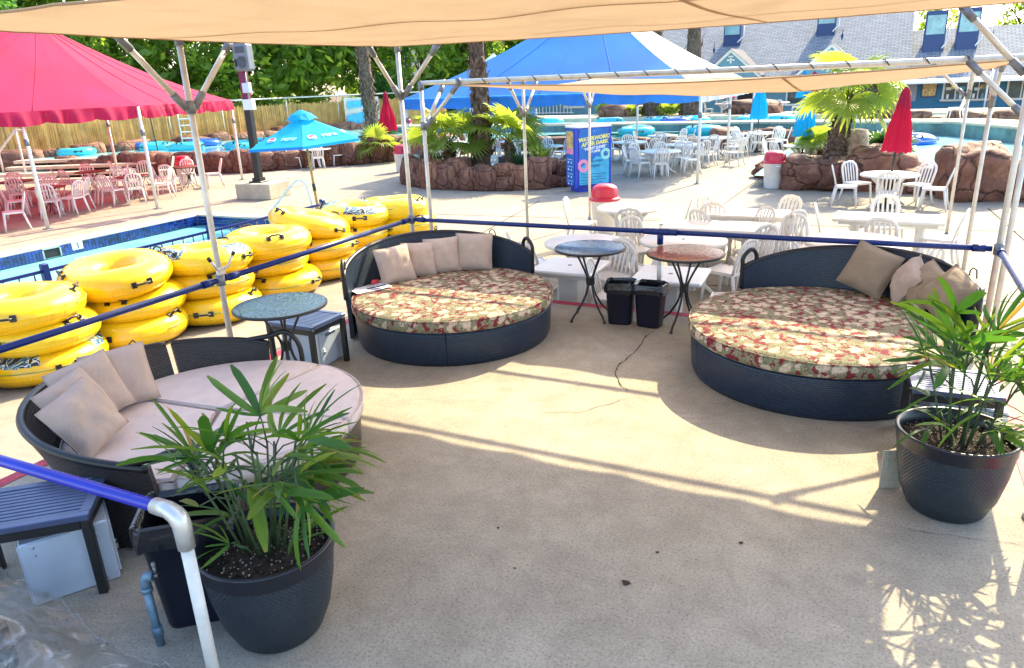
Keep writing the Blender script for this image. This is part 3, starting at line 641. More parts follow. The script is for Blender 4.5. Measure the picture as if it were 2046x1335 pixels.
for gx, in ((-15.2,), (-9.15,), (-3.2,)):
    g = obj('gable', MB().add([(gx - 1.75, -.9, 2.5), (gx + 1.75, -.9, 2.5), (gx, -.9, 4.0), (gx - 1.75, 1.2, 2.5), (gx + 1.75, 1.2, 2.5), (gx, 3.2, 4.0), (gx - 1.75, -.9, 1.75), (gx + 1.75, -.9, 1.75)], [(0, 1, 2), (0, 2, 5, 3), (2, 1, 4, 5), (6, 7, 1, 0)]), m_siding, bld)
    tr = MB()
    for s in (-1, 1):
        a, b = Vector((gx + s * 1.95, -1.0, 2.35)), Vector((gx, -1.0, 4.08))
        d = (b - a).normalized(); tr.add([a, b, b - Vector((0, 0, .24)), a - Vector((0, 0, .2)) - d * .05, a + Vector((0, .12, 0)), b + Vector((0, .12, 0)), b + Vector((0, .12, -.24)), a + Vector((0, .12, -.2))], [(0, 1, 2, 3), (4, 7, 6, 5), (0, 4, 5, 1), (3, 2, 6, 7)])
    obj('trim', tr, m_trim, g)
    obj('roof_slope', MB().add([(gx, -1.1, 4.09), (gx + 2.0, -1.1, 2.37), (gx + 2.0, 1.4, 2.45), (gx, 3.3, 4.09)], [(0, 1, 2, 3)]).add([(gx, -1.1, 4.09), (gx - 2.0, -1.1, 2.37), (gx - 2.0, 1.4, 2.45), (gx, 3.3, 4.09)], [(3, 2, 1, 0)]), m_shingle, g)
    obj('ornament', MB().box((gx, -.93, 3.35), (.10, .05, .34)).box((gx - .16, -.93, 3.38), (.16, .05, .10)).box((gx + .16, -.93, 3.38), (.16, .05, .10)).box((gx, -.93, 3.6), (.3, .05, .08)), m_trim, g)
def window(cx, cz, w, h, glass=m_glass, bars=1, y=.06):
    f = obj('window', MB().box((cx, y, cz + h / 2 + .05), (w + .2, .12, .1)).box((cx, y, cz - h / 2 - .06), (w + .26, .18, .12)).box((cx - w / 2 - .05, y, cz), (.1, .12, h)).box((cx + w / 2 + .05, y, cz), (.1, .12, h)), m_trim, bld)
    obj('pane', MB().box((cx, y + .02, cz), (w, .04, h)), glass, f)
    for i in range(bars): obj('mullion', MB().box((cx - w / 2 + w * (i + 1) / (bars + 1), y - .01, cz), (.06, .06, h)), m_trim, f)
    return f
for cx, w in ((-20.3, 1.3), (-17.6, 1.5), (-13.2, 1.7), (-12.0 + 2.6, 1.3), (-6.55, .1)):
    if w > .5: window(cx, 1.16, w, .84, m_glass2 if cx > -14 else m_korange)
for cx in (-4.95, -2.95, -.95): window(cx, 1.10, 1.35, 1.05, m_glass, 0)
f = window(4.3, 1.08, 2.3, .95, m_glass, 3); obj('counter', MB().box((4.3, -.06, .58), (2.7, .4, .07)), m_trim, f)
for i, (dx, c) in enumerate(((-.7, m_kyellow), (-.25, m_kcyan), (.5, m_kwhite), (.8, m_korange), (-.95, m_kwhite))): obj('display_item', MB().box((4.3 + dx, .045, 1.28 - .06 * (i % 3)), (.28, .02, .16 + .05 * (i % 2)), bev=.01), c, f)
for i in range(9): obj('bottle_row', MB().box((3.35 + .22 * i, .045, .78), (.12, .02, .26)), (m_kwhite, m_navy, m_siding)[i % 3], f)
window(7.3, 1.08, 1.9, .95, m_glass, 2)
obj('grey_panel', MB().box((.95, .05, 1.2), (1.5, .1, 1.3)), m_sidegrey, bld)
p = obj('menu_board', MB().box((2.35, .04, 1.25), (.86, .06, 1.0)), m_navy, bld); obj('menu_print', MB().box((2.35, .0, 1.25), (.70, .03, .84)), m_korange, p)
obj('awning', MB().add([(.1, -2.0, 1.72), (9.6, -2.0, 1.72), (9.6, 0, 1.86), (.1, 0, 1.86), (.1, -2.0, 1.58), (9.6, -2.0, 1.58), (9.6, 0, 1.72), (.1, 0, 1.72)], [(0, 1, 2, 3), (4, 5, 1, 0), (7, 6, 5, 4), (5, 6, 2, 1), (4, 0, 3, 7)]), m_trim, bld)
for x in (.2, 5.1, 9.4): obj('awning_post', MB().bar((x, -1.9, 0), (x, -1.9, 1.6), .05), m_trim, bld)
d = obj('doorway', MB().box((-8.0, .05, .98), (1.5, .12, 1.7)), m_black, bld); obj('door_frame', MB().box((-8.83, .0, .95), (.16, .2, 1.8)).box((-7.17, .0, .95), (.16, .2, 1.8)), m_trim, d)
d = obj('doorway', MB().box((-16.0, .05, .95), (1.2, .12, 1.7)), m_navy, bld)
mb = MB()
for i in range(16): mb.box((-24.6 + .28 * i, -.4, 1.0), (.05, .05, 1.5))
mb.box((-22.5, -.4, 1.75), (4.6, .06, .06)); mb.box((-22.5, -.4, .35), (4.6, .06, .06))
obj('white_railing', mb, m_trim, bld)
for i, (x, y_, hh) in enumerate(((-10.0, 4.3, 1.6), (-4.0, 4.9, 1.6), (2.35, 3.0, 2.6), (4.1, 3.1, 2.6))):
    zb = 1.72 + (y_ + .7) * (5.68 / 9.7 if i < 2 else 3.03 / 6.0)
    g = obj('roof_vent_tower', MB().box((x, y_, zb + hh / 2 - .5), (1.15, 1.0, hh), bev=.03), m_navy, bld)
    obj('glazing', MB().box((x, y_ - .52, zb + hh * .5 + .0), (1.0, .04, hh * .42), bev=.01), m_glass2, g)
    obj('flue_pipe', MB().tube([(x + .75, y_ - .3, zb + 1.0), (x + .75, y_ - .3, zb + .35), (x + .45, y_ - .8, zb - .05)], .045), m_trim, g)
for x, y_, z_ in ((-10.9, 3.2, 4.05), (-2.9, 4.0, 4.5), (5.4, 3.4, 3.85)):
    obj('roof_finial', MB().lathe([(.02, -.3), (.1, -.05), (.03, .1), (.01, .45)], 8, (x, y_ - .8, z_ + .15)), m_navy, bld)

# reed screen fence with pipe top rail
FP = [(-37.2, 14.0), (-35.6, 20.6), (-33.9, 24.5), (-33.0, 30.9), (-32.6, 35.6), (-29.6, 41.6), (-26.5, 44.2)]
fn = thing('reed_fence', 'tan reed screen fence with a white top rail beneath the trees', 'fence', (0, 0, 0))
rr = random.Random(5)
for a, b in zip(FP, FP[1:]):
    L = math.dist(a, b); k = int(L / .055); mb = MB(); d = Vector((b[0] - a[0], b[1] - a[1], 0)).normalized(); nrm = Vector((d.y, -d.x, 0))
    for i in range(k):
        p = Vector((a[0], a[1], .2)) + d * (L * (i + rr.random() * .6) / k) + nrm * rr.uniform(-.03, .03)
        h = 1.62 + rr.uniform(-.07, .06); w = rr.uniform(.016, .034); ln = rr.uniform(-.05, .05)
        t = p + Vector((0, 0, h)) + d * ln
        vs = [p - d * w, p + nrm * w, p + d * w, t - d * w * .8, t + nrm * w * .8, t + d * w * .8]
        mb.add(vs, [(0, 1, 4, 3), (1, 2, 5, 4), (2, 0, 3, 5)], False, rr.choice([0, 0, 1]))
    obj('reed_panel', mb, [m_reed, m_reed2], fn, kind='stuff')
    obj('backing', MB().add([(a[0] - nrm.x * .08, a[1] - nrm.y * .08, .1), (b[0] - nrm.x * .08, b[1] - nrm.y * .08, .1), (b[0] - nrm.x * .08, b[1] - nrm.y * .08, 1.76), (a[0] - nrm.x * .08, a[1] - nrm.y * .08, 1.76)], [(0, 1, 2, 3)]), m_reed, fn)
    obj('top_rail', MB().bar((a[0], a[1], 2.16), (b[0], b[1], 2.16), .045), m_pipe, fn)
    for i in range(max(1, int(L / 3))):
        q = Vector((a[0], a[1], 0)) + d * (L * i / max(1, int(L / 3)))
        obj('post', MB().bar((q.x, q.y, .1), (q.x, q.y, 2.2), .035), m_pipe, fn)
bn = thing('fence_banner', 'white and blue banner hung on the reed fence behind the palm trunk', 'banner', (-30.1, 39.6, 1.05), rz=R(62))
obj('sheet', MB().grid(lambda u, v: ((u - .5) * 2.4, -.2 + .05 * math.sin(u * 9), (v - .5) * 1.9), 12, 4), m_whitefab, bn)
obj('print', MB().add([(-1.1, -.28, -.8), (.2, -.28, -.8), (.9, -.28, .2), (-1.1, -.28, -.1)], [(0, 1, 2, 3)]).add([(-1.0, -.28, .3), (1.0, -.28, .45), (1.0, -.28, .8), (-1.0, -.28, .75)], [(0, 1, 2, 3)]), m_kcyan, bn)

def leaf_cloud(rr, blobs, n, size):
    vs = []; fs = []
    tot = sum(b[3] * b[4] for b in blobs)
    for (bx, by, bz, br, bh) in blobs:
        k = int(n * br * bh / tot)
        for _ in range(k):
            while True:
                d = Vector((rr.gauss(0, 1), rr.gauss(0, 1), rr.gauss(0, 1)))
                if d.length > .01: break
            d.normalize(); rad = (0.55 + .45 * rr.random() ** .5) * (1 + .22 * fbm((d.x * 2 + bx, d.y * 2 + by, d.z * 2 + bz)))
            p = Vector((bx + d.x * br * rad, by + d.y * br * rad, bz + d.z * bh * rad))
            s = size * rr.uniform(.6, 1.5)
            t = Vector((rr.gauss(0, 1), rr.gauss(0, 1), rr.gauss(-.5, .7))).normalized(); u = t.cross(Vector((rr.gauss(0, 1), rr.gauss(0, 1), rr.gauss(0, 1)))).normalized()
            o = len(vs); vs += [p - t * s, p + u * s * .42, p + t * s, p - u * s * .42]; fs.append((o, o + 1, o + 2, o + 3))
    return vs, fs
def tree(x, y, h, w, mat, label, seed, n=5200, size=.17, low=.25):
    rr = random.Random(seed)
    t = thing('broadleaf_tree', label, 'tree', (x, y, -.6), group='trees behind the reed fence')
    pts = [(0, 0, 0), (rr.uniform(-.2, .2), rr.uniform(-.2, .2), h * .3), (rr.uniform(-.4, .4), rr.uniform(-.4, .4), h * .6), (0, 0, h * .85)]
    mb = MB().tube(pts, [.2, .16, .1, .03], 8)
    for k in range(6):
        a = rr.uniform(0, 6.28); z0 = h * rr.uniform(.2, .6); mb.tube([(0, 0, z0), (math.cos(a) * w * .35, math.sin(a) * w * .35, z0 + h * .12), (math.cos(a) * w * .7, math.sin(a) * w * .7, z0 + h * .22)], [.07, .05, .02], 6)
    obj('trunk', mb, m_wood, t)
    blobs = []
    for k in range(26):
        a = rr.uniform(0, 6.28); f = rr.random(); zz = h * (low + (1 - low) * f); ww = w * (1.0 - .45 * abs(f - .45)) * rr.uniform(.25, .95)
        blobs.append((math.cos(a) * ww, math.sin(a) * ww, zz, w * rr.uniform(.22, .42), h * rr.uniform(.06, .12)))
    vs, fs = leaf_cloud(rr, blobs, n, size)
    mb = MB(); mb.v = vs; mb.f = fs; mb.sm = [False] * len(fs); mb.mi = [0] * len(fs); mb.uv = [None] * len(fs)
    obj('crown', mb, mat, t); return t
tr_spots = [(-39.5, 24, 11, 2.7, 1, 'dark tree mostly covered by the red tent roof at the left'), (-38.8, 28.5, 12.5, 2.8, 0, 'tree rising right above the sloping edge of the red tent'), (-37.2, 32.5, 11.0, 2.6, 0, 'bright tree above the right corner of the red tent'),
            (-36.8, 36.5, 12, 2.6, 1, 'dark green tree directly behind the loudspeaker post'), (-35.5, 40.5, 11, 2.8, 0, 'bright tree above the reed fence right of the loudspeaker'), (-33.0, 44.5, 12, 2.8, 1, 'dark green tree behind the tall palm trunk at the fence'),
            (-31.0, 48.5, 12, 3.0, 1, 'bluish green tree between the two tall shaggy palm trunks'), (-28.5, 52, 12.5, 3.0, 0, 'bright green tree just left of the blue tent peak')]
for i, (x, y, h, w, k, lb) in enumerate(tr_spots):
    tree(x, y, h, w, (m_treeleaf, m_treeleaf2)[k], lb, 100 + i, 11500, .13, .05)
wood = MB(); rr = random.Random(77); blobs = []
for i in range(110):
    f = (i % 55) / 54; x = -50 + f * 26 + rr.uniform(-2.5, 1.5); y = 8 + f * 58 + rr.uniform(-2, 2)
    blobs.append((x, y, rr.uniform(.5, 11), rr.uniform(2, 3.4), rr.uniform(2, 3.2)))
vs, fs = leaf_cloud(rr, blobs, 62000, .34); wood.v = vs; wood.f = fs; wood.sm = [False] * len(fs); wood.mi = [0] * len(fs); wood.uv = [None] * len(fs)
obj('distant_wood', wood, m_treeleaf, kind='stuff')
for i, (x, y, h, w, lb) in enumerate(((3.2, 66, 9.0, 2.2, 'light green tree above the right end of the shingle roof'), (8.2, 64, 8.6, 2.0, 'tree showing behind the roof vents at the right'), (12.5, 66, 9.5, 2.4, 'tree at the far right behind the building'))):
    t = tree(x, y, h, w, m_treeleaf, lb, 300 + i, 1500, .2, .3)

# ---------------------------------------------------------------- rocks
def rock_mesh(seed, p=4.0, amp=.12, n=3):
    bm = bmesh.new(); bmesh.ops.create_icosphere(bm, subdivisions=n, radius=1.0)
    for v in bm.verts:
        d = v.co.normalized(); k = (abs(d.x) ** p + abs(d.y) ** p + abs(d.z) ** p) ** (-1 / p)
        f = k * (1 + amp * fbm((d.x * 1.3 + seed * 7.1, d.y * 1.3, d.z * 1.3)) + amp * .5 * fbm((d.x * 4 + seed * 3, d.y * 4, d.z * 4)))
        v.co = d * f * .62
    me = bpy.data.meshes.new('rock'); bm.to_mesh(me); bm.free(); me.materials.append(m_rock)
    me.polygons.foreach_set('use_smooth', [True] * len(me.polygons)); return me
ROCKS = [rock_mesh(i, rr_p, .13) for i, rr_p in enumerate((7, 5.5, 8, 5, 7, 6))]
def put_rock(parent, x, y, z, sx, sy, sz, rz, k):
    return obj('rock', ROCKS[k % 6], None, parent, (x, y, z), rot=(random.uniform(-.24, .06), random.uniform(-.10, .10), rz), scale=(sx / 1.05, sy / 1.05, sz / 1.05))
def rock_wall(name, label, pts, h, thick, seed, cell=.8, rows=2, cat='rock wall'):
    rr = random.Random(seed); t = thing(name, label, cat, (pts[0][0], pts[0][1], DK)); ox, oy = pts[0][0], pts[0][1]
    for a, b in zip(pts, pts[1:]):
        L = math.dist(a, b); d = Vector((b[0] - a[0], b[1] - a[1], 0)).normalized(); ang = math.atan2(d.y, d.x)
        nrm = Vector((-d.y, d.x, 0))
        s = 0.0
        while s < L:
            w = min(cell * rr.uniform(.75, 1.4), max(.35, L - s + .2))
            split = rr.random() < .42 and rows > 1
            hh = h * rr.uniform(.82, 1.22)
            base = Vector((a[0] - ox, a[1] - oy, 0)) + d * (s + w / 2) + nrm * (thick * .5 + rr.uniform(-.08, .08))
            if split:
                q = rr.uniform(.42, .6)
                put_rock(t, base.x, base.y, hh * q / 2 - .02, w * 1.04, thick * 1.1, hh * q * 1.04, ang, rr.randrange(6))
                put_rock(t, base.x + nrm.x * .08, base.y + nrm.y * .08, hh * (q + 1) / 2, w * 1.06, thick, hh * (1 - q) * 1.06, ang + rr.uniform(-.06, .06), rr.randrange(6))
            else: put_rock(t, base.x, base.y, hh / 2 - .02, w * .97, thick * 1.1 * rr.uniform(.9, 1.25), hh * 1.03, ang + rr.uniform(-.12, .12), rr.randrange(6))
            s += w
        e = Vector((b[0] - ox, b[1] - oy, 0)); st = Vector((a[0] - ox, a[1] - oy, 0)); c = (st + e) / 2 + nrm * thick * .55
        obj('joint_core', MB().box((c.x, c.y, h * .42), (L, thick * .7, h * .8), rz=ang), m_grout, t)
    return t
# planter island with the big palm trunk
ICX, ICY, IRX, IRY = -10.65, 20.25, 2.95, 1.95
ring = [(ICX + IRX * math.cos(R(a)), ICY + IRY * math.sin(R(a))) for a in range(-200, 21, 20)]
rock_wall('planter_wall', 'curved planter wall of red brown sculpted rocks round the big palm trunk', ring, .68, .55, 11, .60, 2)
ring2 = [(ICX + IRX * math.cos(R(a)), ICY + IRY * math.sin(R(a))) for a in range(20, 161, 28)]
rock_wall('planter_wall', 'far side of the palm planter of low red brown rocks', ring2, .45, .5, 12, .9, 1)
struct('planter_soil', MB().lathe([(2.65, 0), (2.0, .06), (0.01, .10)], 28, (0, 0, 0), fn=lambda p, a, i: Vector((p.x, p.y * IRY / IRX, p.z))), m_mulch, (ICX, ICY, .02))
# river walls
rock_wall('river_wall', 'long rock wall of the river behind the red tent and the block', [(-29.5, 18.6), (-26.4, 19.6), (-23.2, 20.6), (-21.6, 21.2), (-20.4, 22.9)], .66, .7, 13, .85, 1)
rock_wall('river_wall', 'rock wall beside the white table under the blue parasol', [(-20.4, 22.9), (-19.0, 24.0), (-17.9, 25.6), (-16.3, 28.4)], .82, .8, 14, .9, 1)
rock_wall('fence_rocks', 'row of pale rocks along the foot of the reed fence', [(-35.2, 19.4), (-33.0, 24.3), (-32.2, 30.8), (-31.8, 35.2), (-28.8, 41.0)], .75, .8, 15, 1.5, 1)
rock_wall('channel_wall', 'dark low rock wall behind the tables under the blue tent', [(-16.2, 30.0), (-12.0, 30.9), (-8.6, 31.0), (-6.6, 31.2)], .46, .7, 16, 1.1, 1)
rock_wall('channel_wall', 'rocks behind the right hand tables of the blue tent', [(-6.2, 31.4), (-4.6, 31.8), (-2.4, 31.0)], .62, .8, 17, .95, 1)
rock_wall('bank_rocks', 'rocks on the far bank in front of the light blue building', [(-22, 44.3), (-17.6, 44.0), (-13.0, 44.2), (-7.5, 44.2), (-3.8, 43.9), (-.4, 43.4)], .42, .8, 18, 1.5, 1)
rock_wall('bank_rocks', 'low dark rocks behind the lone white chair', [(.3, 39.2), (2.6, 38.6), (5.2, 37.6), (9, 34)], .80, .9, 19, 1.3, 1)
bk = [(-14.6, 44.6, 1.9, 1.1, 1.1, 'large brown boulder on the far bank below the red parasol'), (-6.6, 45.2, 2.4, 1.4, 1.2, 'large dark boulder beside the dark doorway'), (-.1, 40.6, 1.6, 1.2, 1.0, 'grey boulder behind the red parasol'), (-2.2, 44.8, 2.2, 1.2, .7, 'dark boulder below the building windows'), (6.0, 33.6, 3.0, 1.5, .8, 'flat topped dark rock ledge at the right edge of the pool')]
for i, (x, y, sx, sy, sz, lb) in enumerate(bk):
    t = obj('boulder', rock_mesh(70 + i, 3.0, .2), None, None, (x, y, .2 + sz * .1), rz=.3 * i, scale=(sx, sy, sz)); tag(t, lb, 'boulder')
# right hand rocks round the pool edge
def boulder(x, y, z, sx, sy, sz, rz, k, lb, parent=None):
    return tag(obj('boulder', rock_mesh(40 + k, 2.8 + (k % 3) * .5, .2, 4), None, None, (x, y, z), rz=rz, scale=(sx, sy, sz)), lb, 'boulder')
boulder(-1.62, 20.35, -.02, .95, .8, .72, .2, 1, 'brown boulder next to the white bin with the red lid')
boulder(-.92, 20.25, -.02, .62, .8, .66, -.2, 2, 'narrow brown boulder at the foot of the leaning palm')
boulder(.02, 20.55, .05, 1.30, .95, 1.02, .1, 3, 'big rounded brown boulder right of the leaning palm')
boulder(1.02, 20.2, -.2, .95, .7, .58, 0, 4, 'low brown boulder behind the red parasol table')
boulder(2.05, 19.4, .08, 1.15, 1.15, 1.08, .3, 5, 'tall brown boulder at the edge of the turquoise pool')
boulder(3.1, 19.6, -.1, 1.2, 1.0, .85, .1, 6, 'brown boulder at the right edge of the picture')
boulder(.55, 21.7, -.1, .9, .7, .5, .4, 7, 'low pale rock on the pool edge')
boulder(-.2, 24.6, .05, 1.0, .7, .45, .2, 8, 'pale flat rock on the pool edge behind the stump')
boulder(-1.1, 24.8, .0, .9, .8, .5, .2, 9, 'pale rock left of the grey stump')
boulder(-2.55, 22.6, -.2, 1.1, .6, .42, .5, 10, 'low line of rock beside the white table')
struct('pool_edge_bed', MB().prism([(-2.1, 20.3), (1.0, 20.6), (.4, 22.5), (.3, 25.4), (-2.3, 27), (-2.6, 23)], -.5, .02), m_mulch)
st = MB().lathe([(.42, 0), (.33, .25), (.27, .7), (.24, .92), (.02, .95)], 14, fn=lambda p, a, i: p * 1.0 + Vector((.06 * math.cos(5 * a) * (p.x ** 2 + p.y ** 2) ** .5 * 1.2, .05 * math.sin(7 * a), 0)))
tag(obj('tree_stump', st, m_stump, None, (-.55, 22.6, -.02)), 'grey brown sculpted stump behind the leaning palm', 'stump')
# ---------------------------------------------------------------- palms and plants
def fan_blade(seed, n=22, r=.72, spread=300, droop=.25):
    rr = random.Random(seed); mb = MB()
    for k in range(n):
        a = R(-spread / 2 + spread * k / (n - 1)); d = Vector((math.sin(a), math.cos(a), 0)); sd = Vector((d.y, -d.x, 0))
        L = r * (.72 + .28 * math.cos(a * .5)) * rr.uniform(.94, 1.05); w = L * R(spread / n) * .60
        pts = []; dr = droop * rr.uniform(.7, 1.5)
        for f, wf in ((.05, .06), (.40, .50), (.62, .56), (.84, .26), (1.0, .03)):
            fold = .10 * L * (1 - abs(a) / 3.0)
            c = d * (L * f) + Vector((0, 0, abs(math.sin(a)) * .22 * L * f - dr * L * max(0, f - .45) ** 2 * 2.2))
            pts += [c - sd * w * wf + Vector((0, 0, w * wf * .35)), c, c + sd * w * wf + Vector((0, 0, w * wf * .35))]
        fs = []
        for i in range(4): fs += [(3 * i, 3 * i + 1, 3 * i + 4, 3 * i + 3), (3 * i + 1, 3 * i + 2, 3 * i + 5, 3 * i + 4)]
        mb.add(pts, fs, False, 0)
    return mb
FANS = [fan_blade(i, 26, .72, 250 + 20 * i, .25 + .15 * i).mesh('fan_leaf', m_fan) for i in range(3)]
FANSD = [fan_blade(9, 26, .7, 270, .15).mesh('fan_leaf', m_fandark)]
def fan_crown(parent, c, n, seed, size=1.0, lo=-.5, hi=1.2, stalk=.6, mats=FANS):
    rr = random.Random(seed)
    for k in range(n):
        az = 2.4 * k + rr.uniform(-.3, .3); el = lo + (hi - lo) * ((k + .5) / n) + rr.uniform(-.15, .15); s = stalk * size * rr.uniform(.75, 1.2)
        d = Vector((math.cos(az) * math.cos(el), math.sin(az) * math.cos(el), math.sin(el))); tip = Vector(c) + d * s
        mid = Vector(c) + d * s * .5 + Vector((0, 0, .06 * size))
        obj('leaf_stalk', MB().tube([c, mid, tip], [.022 * size, .016 * size, .012 * size], 5), m_fan, parent)
        h = Vector((math.cos(az), math.sin(az), 0)); y = (d + Vector((0, 0, -.45 + rr.uniform(-.3, .2)))).normalized()
        x = y.cross(Vector((0, 0, 1))); x = x.normalized() if x.length > .1 else Vector((1, 0, 0)); z = x.cross(y)
        ro = rr.uniform(-.7, .7); x, z = x * math.cos(ro) + z * math.sin(ro), z * math.cos(ro) - x * math.sin(ro)
        q = Matrix((x, y, z)).transposed().to_quaternion()
        o = obj('fan_leaf', mats[k % len(mats)], None, parent, tip, scale=size * rr.uniform(.8, 1.15)); o.rotation_euler = q.to_euler()
def palm_trunk(parent, pts, rs, seed, boots=160, flare=.1, bl=.22):
    rr = random.Random(seed); L = [Vector(p) for p in pts]
    fine = []; fr = []
    for i in range(len(L) - 1):
        for k in range(10):
            f = k / 10; fine.append(L[i].lerp(L[i + 1], f)); fr.append((rs[i] * (1 - f) + rs[i + 1] * f) * (1 + .07 * math.sin(7 * (i * 10 + k))))
    fine.append(L[-1]); fr.append(rs[-1])
    obj('trunk', MB().tube(fine, fr, 14), m_trunk, parent)
    mb = MB()
    for k in range(boots):
        f = rr.random() * (len(fine) - 1.01); i = int(f); c = fine[i].lerp(fine[i + 1], f - i); r = fr[i]
        a = rr.uniform(0, 6.283); d = Vector((math.cos(a), math.sin(a), 0)); sd = Vector((-d.y, d.x, 0)); w = rr.uniform(.04, .085); l = bl * rr.uniform(.6, 1.5)
        up = -1 if rr.random() < .35 else 1
        b = c + d * r * .93; t = c + d * (r + flare * rr.uniform(.5, 1.6)) + Vector((0, 0, l * up)) + sd * rr.uniform(-.06, .06)
        m_ = (b + t) / 2 + d * .03
        mb.add([b - sd * w, b + sd * w, m_ + sd * w * .8, t, m_ - sd * w * .8, b - d * .04], [(0, 1, 2, 4), (4, 2, 3), (5, 1, 0)], False, rr.choice([0, 0, 1]))
    obj('leaf_bases', mb, [m_trunk, m_boot], parent, kind='stuff')
pc = thing('fan_palm', 'tall shaggy palm trunk in the centre of the rock planter island', 'palm tree', (-10.75, 19.9, 0))
palm_trunk(pc, [(0, 0, -.1), (.02, 0, 1.2), (-.03, .03, 2.6), (-.02, 0, 4.6), (0, 0, 6.0)], [.34, .25, .23, .21, .2], 2, 420, .09, .24)
fan_crown(pc, (0, 0, 6.1), 16, 5, 1.5, -.4, 1.3)
pl = thing('fan_palm', 'tall shaggy palm trunk in front of the reed fence banner', 'palm tree', (-24.8, 33.5, .1))
palm_trunk(pl, [(0, 0, -.4), (-.05, 0, 1.4), (-.12, 0, 3.0), (-.2, 0, 5.0), (-.2, 0, 6.8)], [.42, .34, .33, .30, .28], 3, 420, .12, .34)
fan_crown(pl, (-.2, 0, 6.9), 16, 6, 1.7, -.4, 1.3)
pr = thing('fan_palm', 'leaning fan palm with a bright green crown above the brown boulders', 'palm tree', (-1.0, 20.75, 0))
palm_trunk(pr, [(0, 0, -.15), (.03, 0, .55), (.12, .02, 1.2), (.2, .04, 1.75)], [.33, .25, .20, .14], 4, 360, .035, .13)
fan_crown(pr, (.2, .04, 1.8), 15, 7, 1.0, -.55, 1.25, .78)
obj('dry_leaf', fan_blade(31, 20, .7, 200, 1.3), m_boot, pr, (.85, .1, 1.95), rot=(R(-40), R(20), R(-80)))
# young fan palms and other plants in the beds
def young(name, lb, cat, loc, n, seed, size, mats=FANS, lo=-.1, hi=1.3, stalk=.75, trunk=0):
    t = thing(name, lb, cat, loc)
    if trunk > 0: palm_trunk(t, [(0, 0, -.1), (0, 0, trunk * .5), (.02, 0, trunk)], [.2, .15, .1], seed, 80, .05, .12)
    fan_crown(t, (0, 0, trunk), n, seed, size, lo, hi, stalk, mats); return t
young('young_fan_palm', 'young fan palm with yellow green leaves left of the big trunk', 'palm', (-11.75, 19.6, .05), 13, 21, 1.0, lo=.0, trunk=.70)
young('young_fan_palm', 'young fan palm with large bright leaves right of the big trunk', 'palm', (-9.85, 19.9, .05), 12, 22, 1.0, lo=.0, trunk=.75)
young('young_fan_palm', 'small yellow green fan palm on the river wall behind the parasol', 'palm', (-18.3, 24.9, .1), 11, 23, .75, lo=.0)
young('young_fan_palm', 'yellow green fan palm behind the leaning palm', 'palm', (-1.85, 24.8, .05), 11, 24, .72, lo=.2)
young('cycad', 'dark green spiky cycad left of the tall trunk at the reed fence', 'cycad', (-20.5, 28.2, .25), 14, 25, 1.15, FANSD, .0, 1.2, .3)
young('cycad', 'dark green spiky cycad beside the turquoise pool', 'cycad', (.25, 25.3, .1), 14, 26, 1.05, FANSD, .0, 1.2, .3)
young('young_fan_palm', 'fan palm cut by the right edge of the picture behind the pool', 'palm', (7.9, 37.0, .3), 14, 27, 1.5, trunk=1.6)
for i, (x, y, s, tk, lb) in enumerate(((-13.5, 44.3, 1.0, 0, 'fan palm on the far bank beside the building corner'), (-11.85, 44.9, 1.1, 0, 'left fan palm between two dark trunks on the far bank'), (-11.1, 44.9, 1.05, 0, 'right fan palm between two dark trunks on the far bank'), (-15.9, 46.5, 1.3, 0, 'dark palm beside the red parasol on the far bank'), (-22.0, 45, .7, 0, 'small yellow green palm below the white railing'))):
    young('far_fan_palm', lb, 'palm', (x, y, .5), 10, 50 + i, s * .62, FANS if i != 3 else FANSD, .0, 1.3, .5)
for x, lb in ((-12.5, 'left shaggy palm trunk on the far bank under the blue tent valance'), (-10.2, 'right shaggy palm trunk on the far bank under the blue tent valance')):
    t = thing('fan_palm', lb, 'palm tree', (x, 45.0, .1)); palm_trunk(t, [(0, 0, 0), (0, 0, 1.5), (.05, 0, 3.2), (0, 0, 7)], [.66, .55, .42, .35], int(-x), 260, .15, .4)
    fan_crown(t, (0, 0, 7), 12, int(-x) + 3, 1.8, -.4, 1.3)
def grass_clump(name, lb, loc, n, h, seed, mat):
    rr = random.Random(seed); mb = MB()
    for k in range(n):
        a = rr.uniform(0, 6.283); l = h * rr.uniform(.6, 1.2); o = Vector((math.cos(a), math.sin(a), 0)); b = o * rr.uniform(0, .12); w = .014; sd = Vector((-o.y, o.x, 0))
        m_ = b + o * l * .3 + Vector((0, 0, l * .7)); t = b + o * l * rr.uniform(.5, .9) + Vector((0, 0, l * rr.uniform(.6, 1.0)))
        mb.add([b - sd * w, b + sd * w, m_ + sd * w, m_ - sd * w, t], [(0, 1, 2, 3), (3, 2, 4)])
    tag(obj(name, mb, mat, None, loc), lb, 'plant')
grass_clump('spiky_grass', 'spiky green grass clump at the right end of the rock planter', (-8.75, 19.7, .05), 170, .75, 1, m_fan)
grass_clump('spiky_grass', 'second spiky grass clump in the planter in front of the tables', (-9.25, 19.45, .05), 120, .6, 2, m_fandark)
grass_clump('spiky_grass', 'small spiky grass clump at the left end of the rock planter', (-12.6, 20.2, .05), 90, .4, 3, m_fandark)
def tiki(loc, lb):
    t = thing('tiki_figure', lb, 'garden figure', loc)
    obj('body', MB().lathe([(.10, 0), (.115, .06), (.105, .14), (.12, .22), (.10, .33), (.08, .38), (.01, .39)], 12), m_groutpale, t)
    obj('mouth', MB().box((.03, -.11, .12), (.12, .05, .06), bev=.01), m_trim, t)
    for s in (-1, 1): obj('eye', MB().lathe([(.001, -.02), (.03, -.01), (.03, .01), (.001, .02)], 8, (.02 + s * .05, -.1, .25)), m_trim, t)
